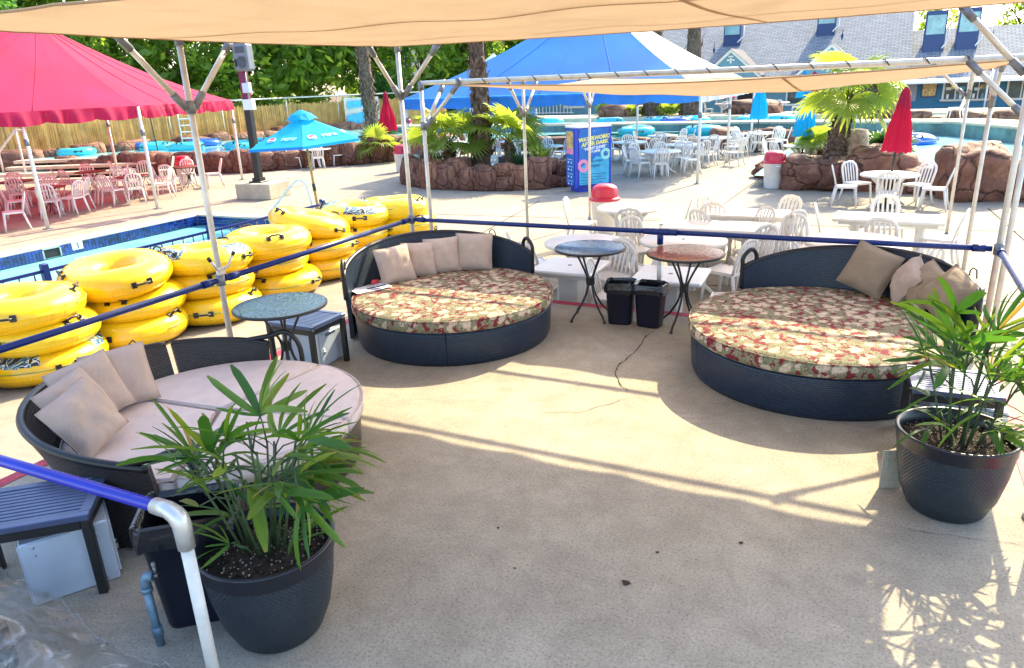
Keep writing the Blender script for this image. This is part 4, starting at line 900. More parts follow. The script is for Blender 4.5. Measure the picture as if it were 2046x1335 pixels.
tiki((-9.75, 18.72, .18), 'small pale carved garden figure at the front of the planter'); tiki((-12.75, 19.3, .12), 'small pale carved garden figure at the left end of the planter')

# ---------------------------------------------------------------- big tents
def scallop(a, b, z, drop, n, amp=.05, segs=14, lean=.0):
    a, b = Vector((a[0], a[1], z)), Vector((b[0], b[1], z)); d = (b - a); L = d.length; d.normalize(); nrm = Vector((d.y, -d.x, 0)); nu = n * segs
    def f(u, v):
        s = (u * n) % 1.0 if u < 1 else 1.0
        dep = drop * (.80 + .20 * math.sin(math.pi * s) ** .6)
        w = (.07 * math.sin(u * n * 9.1 + 1.9 * math.sin(u * 23)) + .05 * math.sin(u * n * 21 + 3 * math.sin(u * 11))) * v ** .7 + .02
        return a + d * (L * u) + nrm * (w + lean * v) + Vector((0, 0, -dep * v))
    return MB().grid(f, nu, 4)
def tent(name, lb, corners, apex, z, mats, drops, posts, nsc, zpost=DK, ridge=None):
    ox, oy = corners[0][0], corners[0][1]
    t = thing(name, lb, 'tent', (ox, oy, DK)); off = lambda p: (p[0] - ox, p[1] - oy)
    zz = z - DK; n = len(corners)
    for i in range(n):
        a, b = off(corners[i]), off(corners[(i + 1) % n]); A = Vector((a[0], a[1], zz)); B = Vector((b[0], b[1], zz))
        ap = apex if not isinstance(apex, list) else apex[i]
        aps = [ap] if not isinstance(ap, list) else ap
        C = [Vector((q[0] - ox, q[1] - oy, q[2] - DK)) for q in aps]; C1 = C[0]; C2 = C[-1]
        def f(u, v, A=A, B=B, C1=C1, C2=C2):
            p = A.lerp(B, u).lerp(C1.lerp(C2, u), v); p.z -= .20 * math.sin(math.pi * v) * (1 - .3 * math.sin(math.pi * u)) + .012 * math.sin(u * 40 + 3 * v) * (v * (1 - v)) * 3
            return p
        obj('roof_panel', MB().grid(f, 16, 10), mats[i], t)
        for q in [k_ / 4 for k_ in (1, 2, 3)]: obj('roof_seam', MB().tube([f(q, k_ / 10) + Vector((0, 0, .004)) for k_ in range(11)], .012, 4), mats[i], t)
        v = scallop(a, b, zz, drops, nsc[i]); obj('valance', v, mats[i], t)
        inw = Vector((C1.x, C1.y, 0)); Ai = A.lerp(Vector((inw.x, inw.y, A.z)), .015); Bi = B.lerp(Vector((inw.x, inw.y, B.z)), .015)
        obj('eave_pipe', MB().bar((Ai.x, Ai.y, Ai.z - .10), (Bi.x, Bi.y, Bi.z - .10), .03), m_pipe, t)
    for (x, y) in posts:
        p = obj('post', MB().bar((x - ox, y - oy, 0), (x - ox, y - oy, zz - .02), .042, 10), m_whitepaint, t)
        obj('base_plate', MB().box((x - ox, y - oy, .01), (.16, .16, .02)), m_fit, p); obj('clamp', MB().bar((x - ox, y - oy, zz - .75), (x - ox, y - oy, zz - .6), .055, 10), m_fit, p)
    return t
tent('red_tent', 'large red fabric tent over tables beside the small pool', [(-17.6, 2.5), (-17.45, 13.6), (-20.1, 19.3), (-29.0, 17.5), (-29.0, 1.0)],
     [(-21.2, 13.8, 4.55)] * 5, 2.28, [m_redfab] * 5, .33, [(-17.56, 10.57), (-17.45, 13.55), (-20.1, 19.25), (-17.6, 5.0), (-25.2, 18.2), (-25.0, 12.0)], [9, 6, 7, 12, 9])
tent('blue_tent', 'large blue and white peaked tent shading white tables in the middle', [(-4.44, 20.7), (-4.6, 31.1), (-14.0, 31.1), (-14.0, 20.7)],
     (-9.2, 25.8, 5.15), 2.12, [m_whitefab, m_bluefab, m_bluefab, m_bluefab], .36, [(-4.44, 20.72), (-4.62, 26.1), (-4.6, 31.05), (-13.95, 31.05), (-13.95, 20.75), (-11.0, 23.0), (-9.3, 31.1)], [8, 7, 8, 7])
t = tent('white_tent', 'small white peaked tent far behind the planter palms', [(-19.5, 41.5), (-19.5, 46), (-25.5, 46), (-25.5, 41.5)], (-22.5, 43.7, 4.3), 2.1, [m_whitefab] * 4, .4, [(-19.5, 41.5), (-25.5, 41.5)], [3, 3, 3, 3])
obj('print', MB().add([(-5.0, -.12, 1.9 + DK + .5), (-3.4, -.12, 1.9 + DK + .5), (-3.4, -.1, 2.3), (-5.0, -.1, 2.3)], [(0, 1, 2, 3)]), m_redprint, t)
bb = thing('blue_booth', 'dark blue booth at the end of the reed fence', 'booth', (-22.6, 43.9, -.2), rz=R(8))
obj('wall', MB().box((0, 0, 1.1), (5.0, 1.2, 2.2), bev=.03), m_bluefab, bb); obj('panel', MB().box((.6, -.63, 1.3), (.9, .05, .9)), m_glass, bb); obj('poster', MB().box((-1.2, -.63, 1.2), (.7, .05, .8)), m_kwhite, bb)
obj('sign', MB().box((1.9, -.66, .7), (.8, .06, .6)), m_redprint, bb)

# ---------------------------------------------------------------- white chairs and tables
def chair_proto():
    t = thing('plastic_chair', 'x', 'chair')
    def seat(u, v):
        x = (u - .5); y = (v - .5); w = .42 - .05 * (1 - v) * .6
        return (x * w, y * .41, .445 - .018 * math.cos(math.pi * x) * math.cos(math.pi * y) + .012 * (v > .95) * -1)
    mb = MB().grid(seat, 8, 8); mb.box((0, .205, .428), (.40, .02, .045)).box((-.195, 0, .428), (.02, .40, .04)).box((.195, 0, .428), (.02, .40, .04)).box((0, -.205, .428), (.37, .02, .04))
    obj('seat', mb, m_white, t)
    for sx in (-1, 1):
        obj('leg', MB().tube([(sx * .185, .185, .44), (sx * .205, .215, .2), (sx * .215, .235, 0)], [.026, .022, .019], 6), m_white, t)
        obj('leg', MB().tube([(sx * .18, -.19, .44), (sx * .20, -.235, .2), (sx * .215, -.285, 0)], [.026, .022, .019], 6), m_white, t)
    ar = [(-.185, -.20, .43), (-.195, -.235, .58), (-.20, -.275, .72), (-.18, -.30, .80), (-.12, -.315, .855), (0, -.32, .875), (.12, -.315, .855), (.18, -.30, .80), (.20, -.275, .72), (.195, -.235, .58), (.185, -.20, .43)]
    obj('back_frame', MB().tube(ar, .015, 6, flat=2.0), m_white, t)
    for x in (-.108, -.036, .036, .108):
        zt = .850 - abs(x) * .22
        obj('slat', MB().tube([(x * .96, -.20, .44), (x, -.236, .58), (x, -.283, .74), (x, -.312, zt)], .0085, 6, flat=2.4), m_white, t)
    return t
CH = [chair_proto(), False]
def chair(x, y, face, label, group=None, z=DK, s=1.0):
    rz = face - math.pi / 2
    if not CH[1]:
        o = CH[0]; CH[1] = True; KIDS[o.name] = [(c, []) for c in o.children]
        o.location = (x, y, z); o.rotation_euler = (0, 0, rz); o.scale = (s, s, s); o['label'] = label
        if group: o['group'] = group
        return o
    o = dup(CH[0], label, (x, y, z), rz, group, scale=s)
    return o
SIDE = {'near': (0, -1), 'far': (0, 1), 'left': (-1, 0), 'right': (1, 0), 'near left': (-.75, -.75), 'near right': (.75, -.75), 'far left': (-.75, .75), 'far right': (.75, .75)}
WHERE = {'near': 'in front of', 'far': 'behind', 'left': 'left of', 'right': 'right of', 'near left': 'front left of', 'near right': 'front right of', 'far left': 'back left of', 'far right': 'back right of'}
def chairs_at(c, sides, r, what, z=DK, s=1.0, group=None, jitter=.12):
    v = Vector((c[0], c[1])).normalized(); rt = Vector((v.y, -v.x)); rr = random.Random(int(abs(c[0] * 100 + c[1] * 10)))
    for k in sides:
        a, b = SIDE[k]; d = (rt * a + v * b).normalized(); p = Vector((c[0], c[1])) + d * r * (1 + rr.uniform(-.06, .10))
        f = math.atan2(-d.y, -d.x) + rr.uniform(-jitter, jitter) * 2
        chair(p.x, p.y, f, 'white chair %s %s' % (WHERE[k], what), group or 'white plastic chairs round the tables', z, s)
def round_table(c, r, lb, z=DK, h=.72, group='round white tables'):
    t = thing('round_table', lb, 'table', (c[0], c[1], z), rz=random.uniform(0, 1.5), group=group)
    obj('tabletop', MB().lathe([(.02, h), (r - .02, h), (r, h - .012), (r - .005, h - .045), (r - .05, h - .05), (.3, h - .04)], 36), m_white, t)
    obj('umbrella_cap', MB().lathe([(.001, h + .006), (.025, h + .005), (.028, h)], 10), m_fit, t)
    for k in range(4):
        a = k * math.pi / 2; d = Vector((math.cos(a), math.sin(a), 0))
        obj('leg', MB().tube([d * (r * .72) + Vector((0, 0, h - .05)), d * (r * .42) + Vector((0, 0, h * .72)), d * (r * .30) + Vector((0, 0, h * .45)), d * (r * .45) + Vector((0, 0, .16)), d * (r * .78) + Vector((0, 0, .02))], [.06, .065, .07, .055, .045], 6, flat=.5), m_white, t)
    return t
def rect_table(c, w, d, rz, lb, z=DK, h=.72, ped=2):
    t = thing('rectangular_table', lb, 'table', (c[0], c[1], z), rz=rz, group='rectangular white tables')
    obj('tabletop', MB().box((0, 0, h - .025), (w, d, .05), bev=.015), m_white, t)
    obj('apron', MB().box((0, 0, h - .075), (w - .16, d - .16, .05)), m_white, t)
    for s in ((-1, 1) if ped == 2 else (0,)):
        x = s * w * .3
        obj('pedestal', MB().box((x, 0, h * .5), (.13 if ped == 2 else .26, .26, h - .12), bev=.03), m_white, t)
        obj('foot', MB().box((x, 0, .035), (.12 if ped == 2 else .5, d * .85 if ped == 2 else .5, .07), bev=.025), m_white, t)
    if ped == 1: obj('umbrella_cap', MB().lathe([(.001, h + .004), (.028, h + .003), (.03, h)], 10), m_fit, t)
    return t
SKEW = 0.06
tb = [((-3.83, 12.42), .57, ['left', 'near', 'right'], 'the round table in front of the red bin', 'round white table standing in front of the red lidded bin'),
      ((-2.29, 9.96), .60, ['near left', 'near right', 'right', 'far left'], 'the shaded table behind the orange bistro table', 'shaded round white table behind the orange bistro table'),
      ((-.15, 10.47), .63, ['near left', 'far left', 'near right'], 'the round table behind the right daybed', 'round white table just behind the right daybed'),
      ((-3.55, 9.47), .58, ['left', 'near left'], 'the shaded table behind the blue bistro table', 'shaded round white table behind the blue bistro table')]
for c, r, sd, wh, lb in tb: round_table(c, r, lb); chairs_at(c, sd, r + .22, wh)
rect_table((-1.79, 12.31), 1.25, .72, .03, 'farthest rectangular white table behind the orange bistro table'); chairs_at((-1.79, 12.31), ['far left', 'far right', 'near left', 'near right'], .72, 'the farther of two joined rectangular tables')
rect_table((-2.07, 11.08), 1.55, .75, .02, 'long rectangular white table behind the blue middle rail'); chairs_at((-2.07, 11.08), ['far', 'far right', 'right', 'near right'], .72, 'the nearer of two joined rectangular tables')
rect_table((.25, 12.37), 1.5, .72, -.04, 'rectangular white table standing alone right of centre'); chairs_at((.25, 12.37), ['left', 'near', 'far', 'right'], .72, 'the lone rectangular table right of centre')
rect_table((-1.98, 8.05), .8, .76, .05, 'small square white table behind the two black bins', ped=1); chairs_at((-1.98, 8.05), ['left', 'right'], .66, 'the small square table behind the black bins')
rect_table((-3.24, 8.1), .8, .76, .0, 'small square white table beside the left floral daybed', ped=1); chairs_at((-3.24, 8.1), ['right', 'far right'], .7, 'the square table beside the left daybed')
# under the blue tent
bt = [((-6.02, 22.69), .62, ['left', 'near', 'near left', 'right', 'far left', 'far', 'far right'], 'the nearest round table under the blue tent'), ((-8.07, 26.02), .62, ['left', 'near', 'far left', 'far', 'near right', 'right'], 'the blue tent table behind the kiosk'),
      ((-7.64, 29.0), .6, ['left', 'near', 'right', 'far right'], 'the farthest round table under the blue tent'), ((-5.43, 27.86), .62, ['left', 'near', 'near left', 'right', 'near right', 'far right'], 'the table at the blue tent right edge'),
      ((-5.91, 25.0), .6, ['left', 'near right', 'near', 'far', 'right'], 'the middle round table under the blue tent'), ((-10.6, 24.4), .6, ['left', 'near', 'right', 'far right', 'far'], 'the round table behind the planter grass'), ((-12.9, 26.6), .6, ['near', 'near left', 'right', 'left'], 'the table behind the big palm trunk')]
for c, r, sd, wh in bt: round_table(c, r, 'round white table, ' + wh.replace('the ', '', 1)); chairs_at(c, sd, r + .24, wh)
for c, sd, wh in (((-4.2, 29.9), ['left', 'near left', 'near', 'near right', 'right', 'far right', 'far left'], 'the table at the left blue parasol'), ((-2.1, 24.7), ['left', 'far', 'far right', 'near left'], 'the table at the large blue parasol'), ((.28, 17.71), ['left', 'near', 'right', 'far left', 'far right'], 'the table at the closed red parasol'),
                  ((-20.0, 23.2), ['left', 'near', 'right', 'far'], 'the table behind the open blue parasol'), ((-15.4, 26.0), ['left', 'near left', 'near', 'near right', 'right', 'far'], 'the table left of the rock planter')):
    round_table(c, .58, 'round white table, ' + wh.replace('the ', '', 1)); chairs_at(c, sd, .82, wh)
for x, y, f, lb in ((-4.25, 25.3, 2.9, 'single white chair at the sunny edge of the blue tent'), (2.55, 34.4, R(190), 'lone white chair on the walkway beyond the turquoise pool')): chair(x, y, f, lb, 'white plastic chairs standing alone', .45 if y > 33 else DK)
for i, (x, z_, lb) in enumerate(((-14.2, .1, 'the far table below the left red parasol'), (-11.9, .1, 'the far table below the far blue parasol'), (-8.6, .1, 'the far table below the right red parasol'), (-5.5, .1, 'the far table below the small blue parasol'))):
    round_table((x, 46.9 if i else 47.2), .6, 'small distant white table, ' + lb.replace('the ', '', 1), z_); chairs_at((x, 46.9), ['left', 'near', 'right'], .9, lb, z_)

# dark pedestal tables of the red tent, and bistro tables
def bistro(loc, rz, top_r, h, lb, cat, top_mats, mosaic, group=None, spread=.25, name='bistro_table'):
    t = thing(name, lb, cat, loc, rz, group)
    obj('rim', MB().lathe([(top_r - .012, h - .030), (top_r, h - .026), (top_r + .003, h - .010), (top_r - .006, h - .002), (top_r - .012, h - .006)], 48), m_blackmetal, t)
    obj('top_plate', MB().lathe([(.001, h - .006), (top_r - .01, h - .006)], 40).lathe([(top_r - .01, h - .028), (.001, h - .028)], 40), m_groutpale if mosaic else top_mats, t)
    if mosaic:
        rr = random.Random(int(loc[0] * 100)); mb = MB(); r = .012; pitch = .0145
        while r < top_r - .016:
            n = max(5, int(6.283 * r / .019)); a0 = rr.random()
            for k in range(n):
                a, b = a0 + 6.283 * (k + .06) / n, a0 + 6.283 * (k + .94) / n; r1 = r + pitch * .9; zz = h - .0035 + rr.uniform(-.0006, .0010)
                f = r / top_r; c = rr.choice([0, 1, 1, 2] if f < .45 else ([0, 0, 2, 1] if f < .8 else [0, 3, 3, 0]))
                mb.add([(r * math.cos(a), r * math.sin(a), zz), (r1 * math.cos(a), r1 * math.sin(a), zz), (r1 * math.cos(b), r1 * math.sin(b), zz + rr.uniform(-.0005, .0005)), (r * math.cos(b), r * math.sin(b), zz)], [(0, 1, 2, 3)], False, c)
            r += pitch
        obj('mosaic_tiles', mb, top_mats, t, kind='stuff')
    for k in range(4):
        a = math.pi / 4 + k * math.pi / 2; d = Vector((math.cos(a), math.sin(a), 0))
        prof = [(top_r * .52, h - .03), (top_r * .40, h * .88), (.085, h * .72), (.035, h * .58), (.032, h * .48), (.06, h * .34), (.15, h * .16), (spread * .9, .06), (spread, .012)]
        sm = []
        for i in range(len(prof) - 1):
            for q in range(3): f = q / 3; sm.append((prof[i][0] * (1 - f) + prof[i + 1][0] * f, prof[i][1] * (1 - f) + prof[i + 1][1] * f))
        sm.append(prof[-1]); sm2 = [sm[0]] + [tuple((sm[i - 1][j] + sm[i][j] * 2 + sm[i + 1][j]) / 4 for j in (0, 1)) for i in range(1, len(sm) - 1)] + [sm[-1]]
        l = obj('leg', MB().tube([d * p[0] + Vector((0, 0, p[1])) for p in sm2], .0115, 7), m_blackmetal, t)
        obj('foot_cap', MB().lathe([(.001, 0), (.018, 0), (.018, .012), (.012, .02)], 8, tuple(d * spread)), m_blackmetal, l)
    obj('waist_collar', MB().box((0, 0, h * .53), (.075, .075, .09), rz=math.pi / 4, bev=.01), m_blackmetal, t)
    return t
red_t = [((-22.6, 15.36), 'under the middle of the red tent'), ((-19.6, 14.6), 'between the front posts of the red tent'), ((-19.9, 12.2), 'behind the left front post of the tent'), ((-22.6, 13.0), 'at the back left of the red tent'), ((-20.1, 17.0), 'at the right end of the red tent'), ((-23.0, 17.6), 'at the back right of the red tent')]
sds = [['left', 'right', 'far', 'near left', 'near right'], ['left', 'near', 'right', 'far', 'near left'], ['left', 'near', 'right', 'far', 'near right'], ['left', 'right', 'far', 'near', 'near right'], ['left', 'right', 'far', 'near left'], ['left', 'right', 'near']]
for (c, lb), sd in zip(red_t, sds):
    bistro((c[0], c[1], DK), .4, .46, .72, 'dark red round table ' + lb, 'table', m_redtop, False, 'tables under the red tent', .30, 'tent_table'); chairs_at(c, sd, .74, 'the dark table ' + lb, group='chairs under the red tent', jitter=.2)
chairs_at((-18.6, 9.6), ['near', 'right', 'left'], .75, 'a table at the left edge under the red tent', group='chairs under the red tent')
bistro((-18.6, 9.6, DK), .4, .46, .72, 'dark red round table at the left edge of the red tent', 'table', m_redtop, False, 'tables under the red tent', .30, 'tent_table')
chair(-18.0, 8.5, R(150), 'white plastic chair cut by the left edge under the red tent', 'chairs under the red tent')
# ---------------------------------------------------------------- parasols
def pleated(mb, r_prof, n=16, amp=.28, m=0, c=(0, 0, 0)):
    vs = []; fs = []; k = n * 2
    for i, (r, z) in enumerate(r_prof):
        for j in range(k):
            a = 2 * math.pi * j / k; q = r * (1 - amp * (j % 2)); zz = z - (.035 * (j % 2 == 0) if i == len(r_prof) - 1 else 0)
            vs.append((c[0] + q * math.cos(a), c[1] + q * math.sin(a), c[2] + zz))
    for i in range(len(r_prof) - 1):
        for j in range(k): fs.append((i * k + j, i * k + (j + 1) % k, (i + 1) * k + (j + 1) % k, (i + 1) * k + j))
    return mb.add(vs, fs, False, m)
def closed_parasol(loc, h, bottom, r, mat, pmat, lb, tilt=(0, 0)):
    t = thing('closed_parasol', lb, 'parasol', loc, group='closed parasols', rot=(tilt[0], tilt[1], 0))
    top = h - .06; mid = h - (h - bottom) * .28
    obj('pole', MB().bar((0, 0, 0), (0, 0, h), .024, 8), pmat, t)
    obj('canopy', pleated(MB(), [(.03, top), (.07, top - .06), (.11, mid + .1), (.125, mid), (r * .8, (mid + bottom) * .5), (r, bottom)], 9), mat, t)
    obj('vent_cap', pleated(MB(), [(.02, top + .06), (.08, top - .02), (.15, mid - .02)], 9, .2), mat, t)
    obj('base', MB().lathe([(.26, 0), (.26, .05), (.05, .09), (.035, .3)], 20), m_poleblack, t)
    return t
closed_parasol((.28, 17.71, DK), 2.48, 1.20, .30, m_redpar, m_poleblack, 'red parasol folded down over the white table by the pool', (0, R(2.5)))
closed_parasol((-2.1, 24.7, DK), 2.40, 1.0, .36, m_skyfab, m_poleblack, 'large blue parasol folded down left of the leaning palm')
closed_parasol((-4.2, 29.9, DK), 2.75, 1.25, .34, m_skyfab, m_poleblack, 'blue parasol folded down at the right edge of the blue tent')
closed_parasol((-4.1, 45.6, .1), 2.5, 1.0, .42, m_skyfab, m_poleblack, 'far blue parasol folded in front of the building windows')
closed_parasol((-2.25, 28.5, DK), 2.85, 2.2, .26, m_redpar, m_poleblack, 'red parasol top peeping out behind the large blue one')
closed_parasol((-18.6, 26.2, DK), 2.75, 1.2, .40, m_redpar, m_poleblack, 'red parasol folded down in front of the reed fence')
closed_parasol((-28.2, 22.5, DK), 3.75, 2.4, .40, m_midfab, m_poleblack, 'blue parasol folded up high behind the red tent corner', (0, R(-3)))
for x, m_, lb in ((-14.2, m_redpar, 'left red parasol half open on the far bank below the valance'), (-8.6, m_redpar, 'right red parasol half open on the far bank below the valance'), (-11.9, m_skyfab, 'light blue parasol on the far bank below the valance')):
    t = thing('half_open_parasol', lb, 'parasol', (x, 46.6, .1))
    obj('pole', MB().bar((0, 0, 0), (0, 0, 2.4), .03), m_poleblack, t); obj('canopy', pleated(MB(), [(.05, 2.4), (.35, 2.0), (.62, 1.05)], 8, .15), m_, t)
m_logo = M('faded white print', (0.42, 0.66, 0.78), 0.6)
# open blue parasol with printed panels
op = thing('open_parasol', 'open bright blue parasol with a white printed logo on an orange pole', 'parasol', (-10.42, 11.95, DK), rot=(R(1.0), R(-3.0), R(38)))
obj('pole', MB().bar((0, 0, 0), (0, 0, 2.35), .026, 10), m_polewood, op)
N = 6; Rr, zt, zb = 1.22, 2.42, 1.90
rim = [Vector((Rr * math.cos(2 * math.pi * (k + .5) / N), Rr * math.sin(2 * math.pi * (k + .5) / N), zb)) for k in range(N)]
for k in range(N):
    a, b = rim[k], rim[(k + 1) % N]; ap = Vector((0, 0, zt))
    def f(u, v, a=a, b=b):
        e = a.lerp(b, u); e -= Vector((e.x, e.y, 0)) * (.025 * math.sin(math.pi * u)); p = ap.lerp(e, .10 + .90 * v); p.z -= .025 * math.sin(math.pi * v) + .02 * math.sin(math.pi * u) * v * 0; return p
    pn = obj('canopy_panel', MB().grid(f, 8, 8), m_skyfab, op)
    fl = MB().grid(lambda u, v: f(u, 1.0) + Vector((0, 0, -.05 * v)), 8, 1); obj('edge_flap', fl, m_midfab if k % 2 else m_skyfab, pn)
    obj('rib', MB().bar(ap * 1.0 - Vector((0, 0, .06)), a - Vector((0, 0, .02)), .009, 5), m_polewood, op)
    if k in (3, 4, 5):
        P0 = f(.5, .72); n_ = (f(.55, .72) - f(.45, .72)).normalized(); up_ = (f(.5, .62) - f(.5, .82)).normalized()
        nn = n_.cross(up_); P1 = P0 + nn * .02
        text_mesh('logo_word', 'PEPSI', .15, m_logo, op, frame(P1 + n_ * .14, n_, up_), bold=.001)
        gl = obj('logo_roundel', MB().disc((0, 0, .004), .125, 20), m_kwhite, op); gl.matrix_local = frame(P1 - n_ * .24, n_, up_) @ Matrix.Scale(.72, 4)
        g2 = obj('logo_stripe', MB().add([(-.10, .02, .008), (-.03, .0, .008), (.05, .02, .008), (.10, .05, .008), (.07, .09, .008), (0, .112, .008), (-.07, .09, .008)], [tuple(range(7))]), m_redprint, op); g2.matrix_local = frame(P1 - n_ * .24, n_, up_) @ Matrix.Scale(.72, 4)
        g3 = obj('logo_stripe', MB().add([(.10, -.03, .008), (.04, -.03, .008), (-.04, -.05, .008), (-.10, -.04, .008), (-.07, -.09, .008), (0, -.112, .008), (.07, -.09, .008)], [tuple(range(7))]), m_kink, op); g3.matrix_local = frame(P1 - n_ * .24, n_, up_) @ Matrix.Scale(.72, 4)
obj('vent_cap', pleated(MB(), [(.02, zt + .10), (.20, zt + .02), (.33, zt - .07)], 6, .05), m_skyfab, op)
obj('pole_joint', MB().bar((0, 0, .9), (0, 0, 1.05), .034), m_poleblack, op)

# ---------------------------------------------------------------- kiosk, trash cans, speaker post, pool rail
kk = thing('information_kiosk', 'cobalt blue poster kiosk with a white top beside the rock planter', 'kiosk', (-7.05, 19.05, DK), rz=R(46))
obj('column', MB().box((0, 0, .90), (1.02, .62, 1.55), bev=.02), m_kiosk, kk)
obj('plinth', MB().box((.02, 0, .06), (.86, .48, .12)), m_kiosk, kk)
obj('top_cap', MB().box((0, 0, 1.70), (1.06, .66, .06), bev=.01), m_trim, kk)
obj('corner_post', MB().box((-.50, -.31, .90), (.09, .07, 1.57), bev=.01).box((.50, -.31, .90), (.06, .05, 1.57), bev=.01), m_kiosk, kk)
po = obj('poster', MB().box((.02, -.317, .92), (.88, .02, 1.46)), m_kposter, kk)
obj('aqua_wave', MB().add([(-.42, -.330, .20), (.46, -.330, .20), (.46, -.330, .98), (.30, -.330, .86), (.1, -.330, .94), (-.08, -.330, .80), (-.25, -.330, .74), (-.42, -.330, .62)], [tuple(range(8))]), m_kcyan, po)
def ringp(name, x, z, r, m_): return obj(name, MB().lathe([(r * .45, 0), (r, 0)], 24), m_, po, (x, -.334, z), rot=(R(90), 0, 0))
ringp('ring_print', -.30, .70, .17, m_kpink); ringp('ring_print', .36, .98, .15, m_kmint)
F_ = lambda x, z: frame((x, -.330, z), (1, .0, .10), (0, 0, 1))
text_mesh('headline', 'WATERWORKS', .135, m_kyellow, po, F_(.03, 1.40), shear=.15, bold=.006)
text_mesh('headline', 'AFTER DARK', .135, m_kyellow, po, F_(.04, 1.27), shear=.15, bold=.006)
text_mesh('subline', '*NIGHT SLIDES*', .095, m_kwhite, po, F_(.04, 1.15), shear=.15, bold=.004)
text_mesh('subline', '7-10PM', .085, m_kwhite, po, F_(.06, 1.06), shear=.15, bold=.004)
text_mesh('subline', 'FUN PARK', .10, m_kink, po, frame((.06, -.335, .80), (1, 0, .05), (0, 0, 1)))
text_mesh('subline', 'YEARS', .10, m_kink, po, frame((.06, -.335, .68), (1, 0, .05), (0, 0, 1)))
mb = MB(); rr = random.Random(1)
for r_ in range(5):
    x = -.38
    while x < .36 - .1 * (r_ % 2): w = rr.uniform(.03, .09); mb.box((x + w / 2, -.331, .47 - .075 * r_), (w, .004, .018)); x += w + .025
obj('small_print', mb, m_kink, po)
mb = MB()
for i in range(26): mb.box((rr.uniform(-.38, .42), -.3285, rr.uniform(1.0, 1.6)), (.012, .003, .012))
obj('star_print', mb, m_kwhite, po)
sp_ = obj('side_poster', MB().box((-.517, .02, .92), (.02, .50, 1.46)), m_kposter, kk)
obj('photo_print', MB().box((-.528, .02, 1.37), (.012, .42, .44)), m_korange, sp_); obj('pink_print', MB().box((-.528, .02, 1.07), (.012, .42, .14)), m_kpink, sp_)
mb = MB()
for i in range(4): mb.box((-.529, .02, .86 - .19 * i), (.006, .36, .012)).box((-.529, .13, .78 - .19 * i), (.006, .06, .05)).box((-.529, -.06, .78 - .19 * i), (.006, .05, .05))
obj('list_print', mb, m_kwhite, sp_)
def trash_can(loc, lb, rz=0.0):
    t = thing('trash_can', lb, 'trash can', loc, rz, 'white trash cans with red lids')
    prof = [(.001, 0), (.20, 0), (.215, .03), (.262, .62), (.275, .625), (.275, .66), (.262, .66), (.25, .60)]
    obj('barrel', MB().lathe(prof, 28, fn=lambda p, a, i: p * 1.0 if i < 2 or i > 3 else Vector((p.x * (1 + .012 * (math.sin(12 * a) > .4)), p.y * (1 + .012 * (math.sin(12 * a) > .4)), p.z))), m_binwhite, t)
    obj('lid_rim', MB().lathe([(.255, .64), (.30, .65), (.305, .68), (.27, .705), (.24, .71)], 28), m_redlid, t)
    obj('lid_dome', MB().lathe([(.255, .70), (.25, .86), (.225, .905), (.15, .945), (.001, .965)], 24, fn=lambda p, a, i: Vector((max(-.225, min(.225, p.x)), p.y, p.z))), m_redlid, t)
    obj('flap', MB().box((.226, 0, .79), (.015, .30, .16), bev=.005), m_redlid, t)
    obj('handle', MB().box((0, -.28, .58), (.12, .05, .03), bev=.01), m_binwhite, t); return t
trash_can((-2.38, 20.25, DK), 'white trash can with a red dome lid beside the brown boulders', .5)
trash_can((-4.66, 13.50, DK), 'trash can whose red lid shows above the round table', 2.0)
trash_can((-15.3, 22.2, DK), 'trash can with a red lid at the left end of the rock planter', 1.0)
trash_can((-21.4, 17.95, DK), 'trash can with a red lid under the right end of the red tent', .2)
trash_can((-24.9, 37.0, -.2), 'distant trash can with a red lid right of the reed fence', .4)
sp = thing('speaker_post', 'dark post with a loudspeaker standing on a concrete block', 'speaker post', (-15.9, 15.95, DK), rz=R(8))
obj('block', MB().box((0, 0, .22), (1.15, 1.0, .44), bev=.02), m_block, sp)
obj('base_plate', MB().box((-.1, 0, .455), (.42, .42, .05), bev=.01).box((-.1, 0, .52), (.26, .26, .10)), m_poleblack, sp)
obj('lower_post', MB().box((-.1, 0, 1.63), (.19, .19, 2.21), bev=.015), m_poleblack, sp)
obj('upper_post', MB().box((-.1, 0, 4.1), (.19, .19, 2.73), bev=.015), m_polered, sp)
s_ = obj('loudspeaker', MB().box((.16, -.22, 3.80), (.46, .34, .70), bev=.05), m_speaker, sp)
obj('horn', MB().box((.19, -.395, 3.99), (.30, .02, .16), bev=.008), m_grille, s_); obj('woofer', MB().lathe([(.001, 0), (.08, .0), (.115, .025), (.12, .02)], 20), m_grille, s_, (.22, -.395, 3.68), rot=(R(90), 0, 0), scale=1.25)
obj('port', MB().box((.02, -.393, 3.66), (.06, .02, .2)), m_black, s_)
obj('conduit', MB().tube([(.05, -.11, 3.5), (.05, -.11, 2.9), (.05, -.11, 2.4)], .025), m_fit, sp)
obj('junction_box', MB().box((.08, -.16, 3.02), (.22, .14, .26), bev=.01), m_greymetal, sp)
obj('junction_box', MB().box((.08, -.17, 2.58), (.32, .16, .28), bev=.01), m_binwhite, sp)
pr_ = thing('pool_handrail', 'curved white pool handrail at the far corner of the pool', 'handrail', (-12.6, 13.4, DK))
for dx in (0, .0): pass
obj('tube', MB().tube([(-.55, -.35, -.35), (-.45, -.25, .1), (.05, .05, .72), (.18, .14, .86), (.28, .22, .86), (.36, .28, .74), (.42, .32, .3), (.44, .33, 0)], .026, 8), m_whitepaint, pr_)
obj('collar', MB().lathe([(.06, 0), (.05, .02), (.03, .03)], 12, (.44, .33, 0)), m_pipe, pr_)
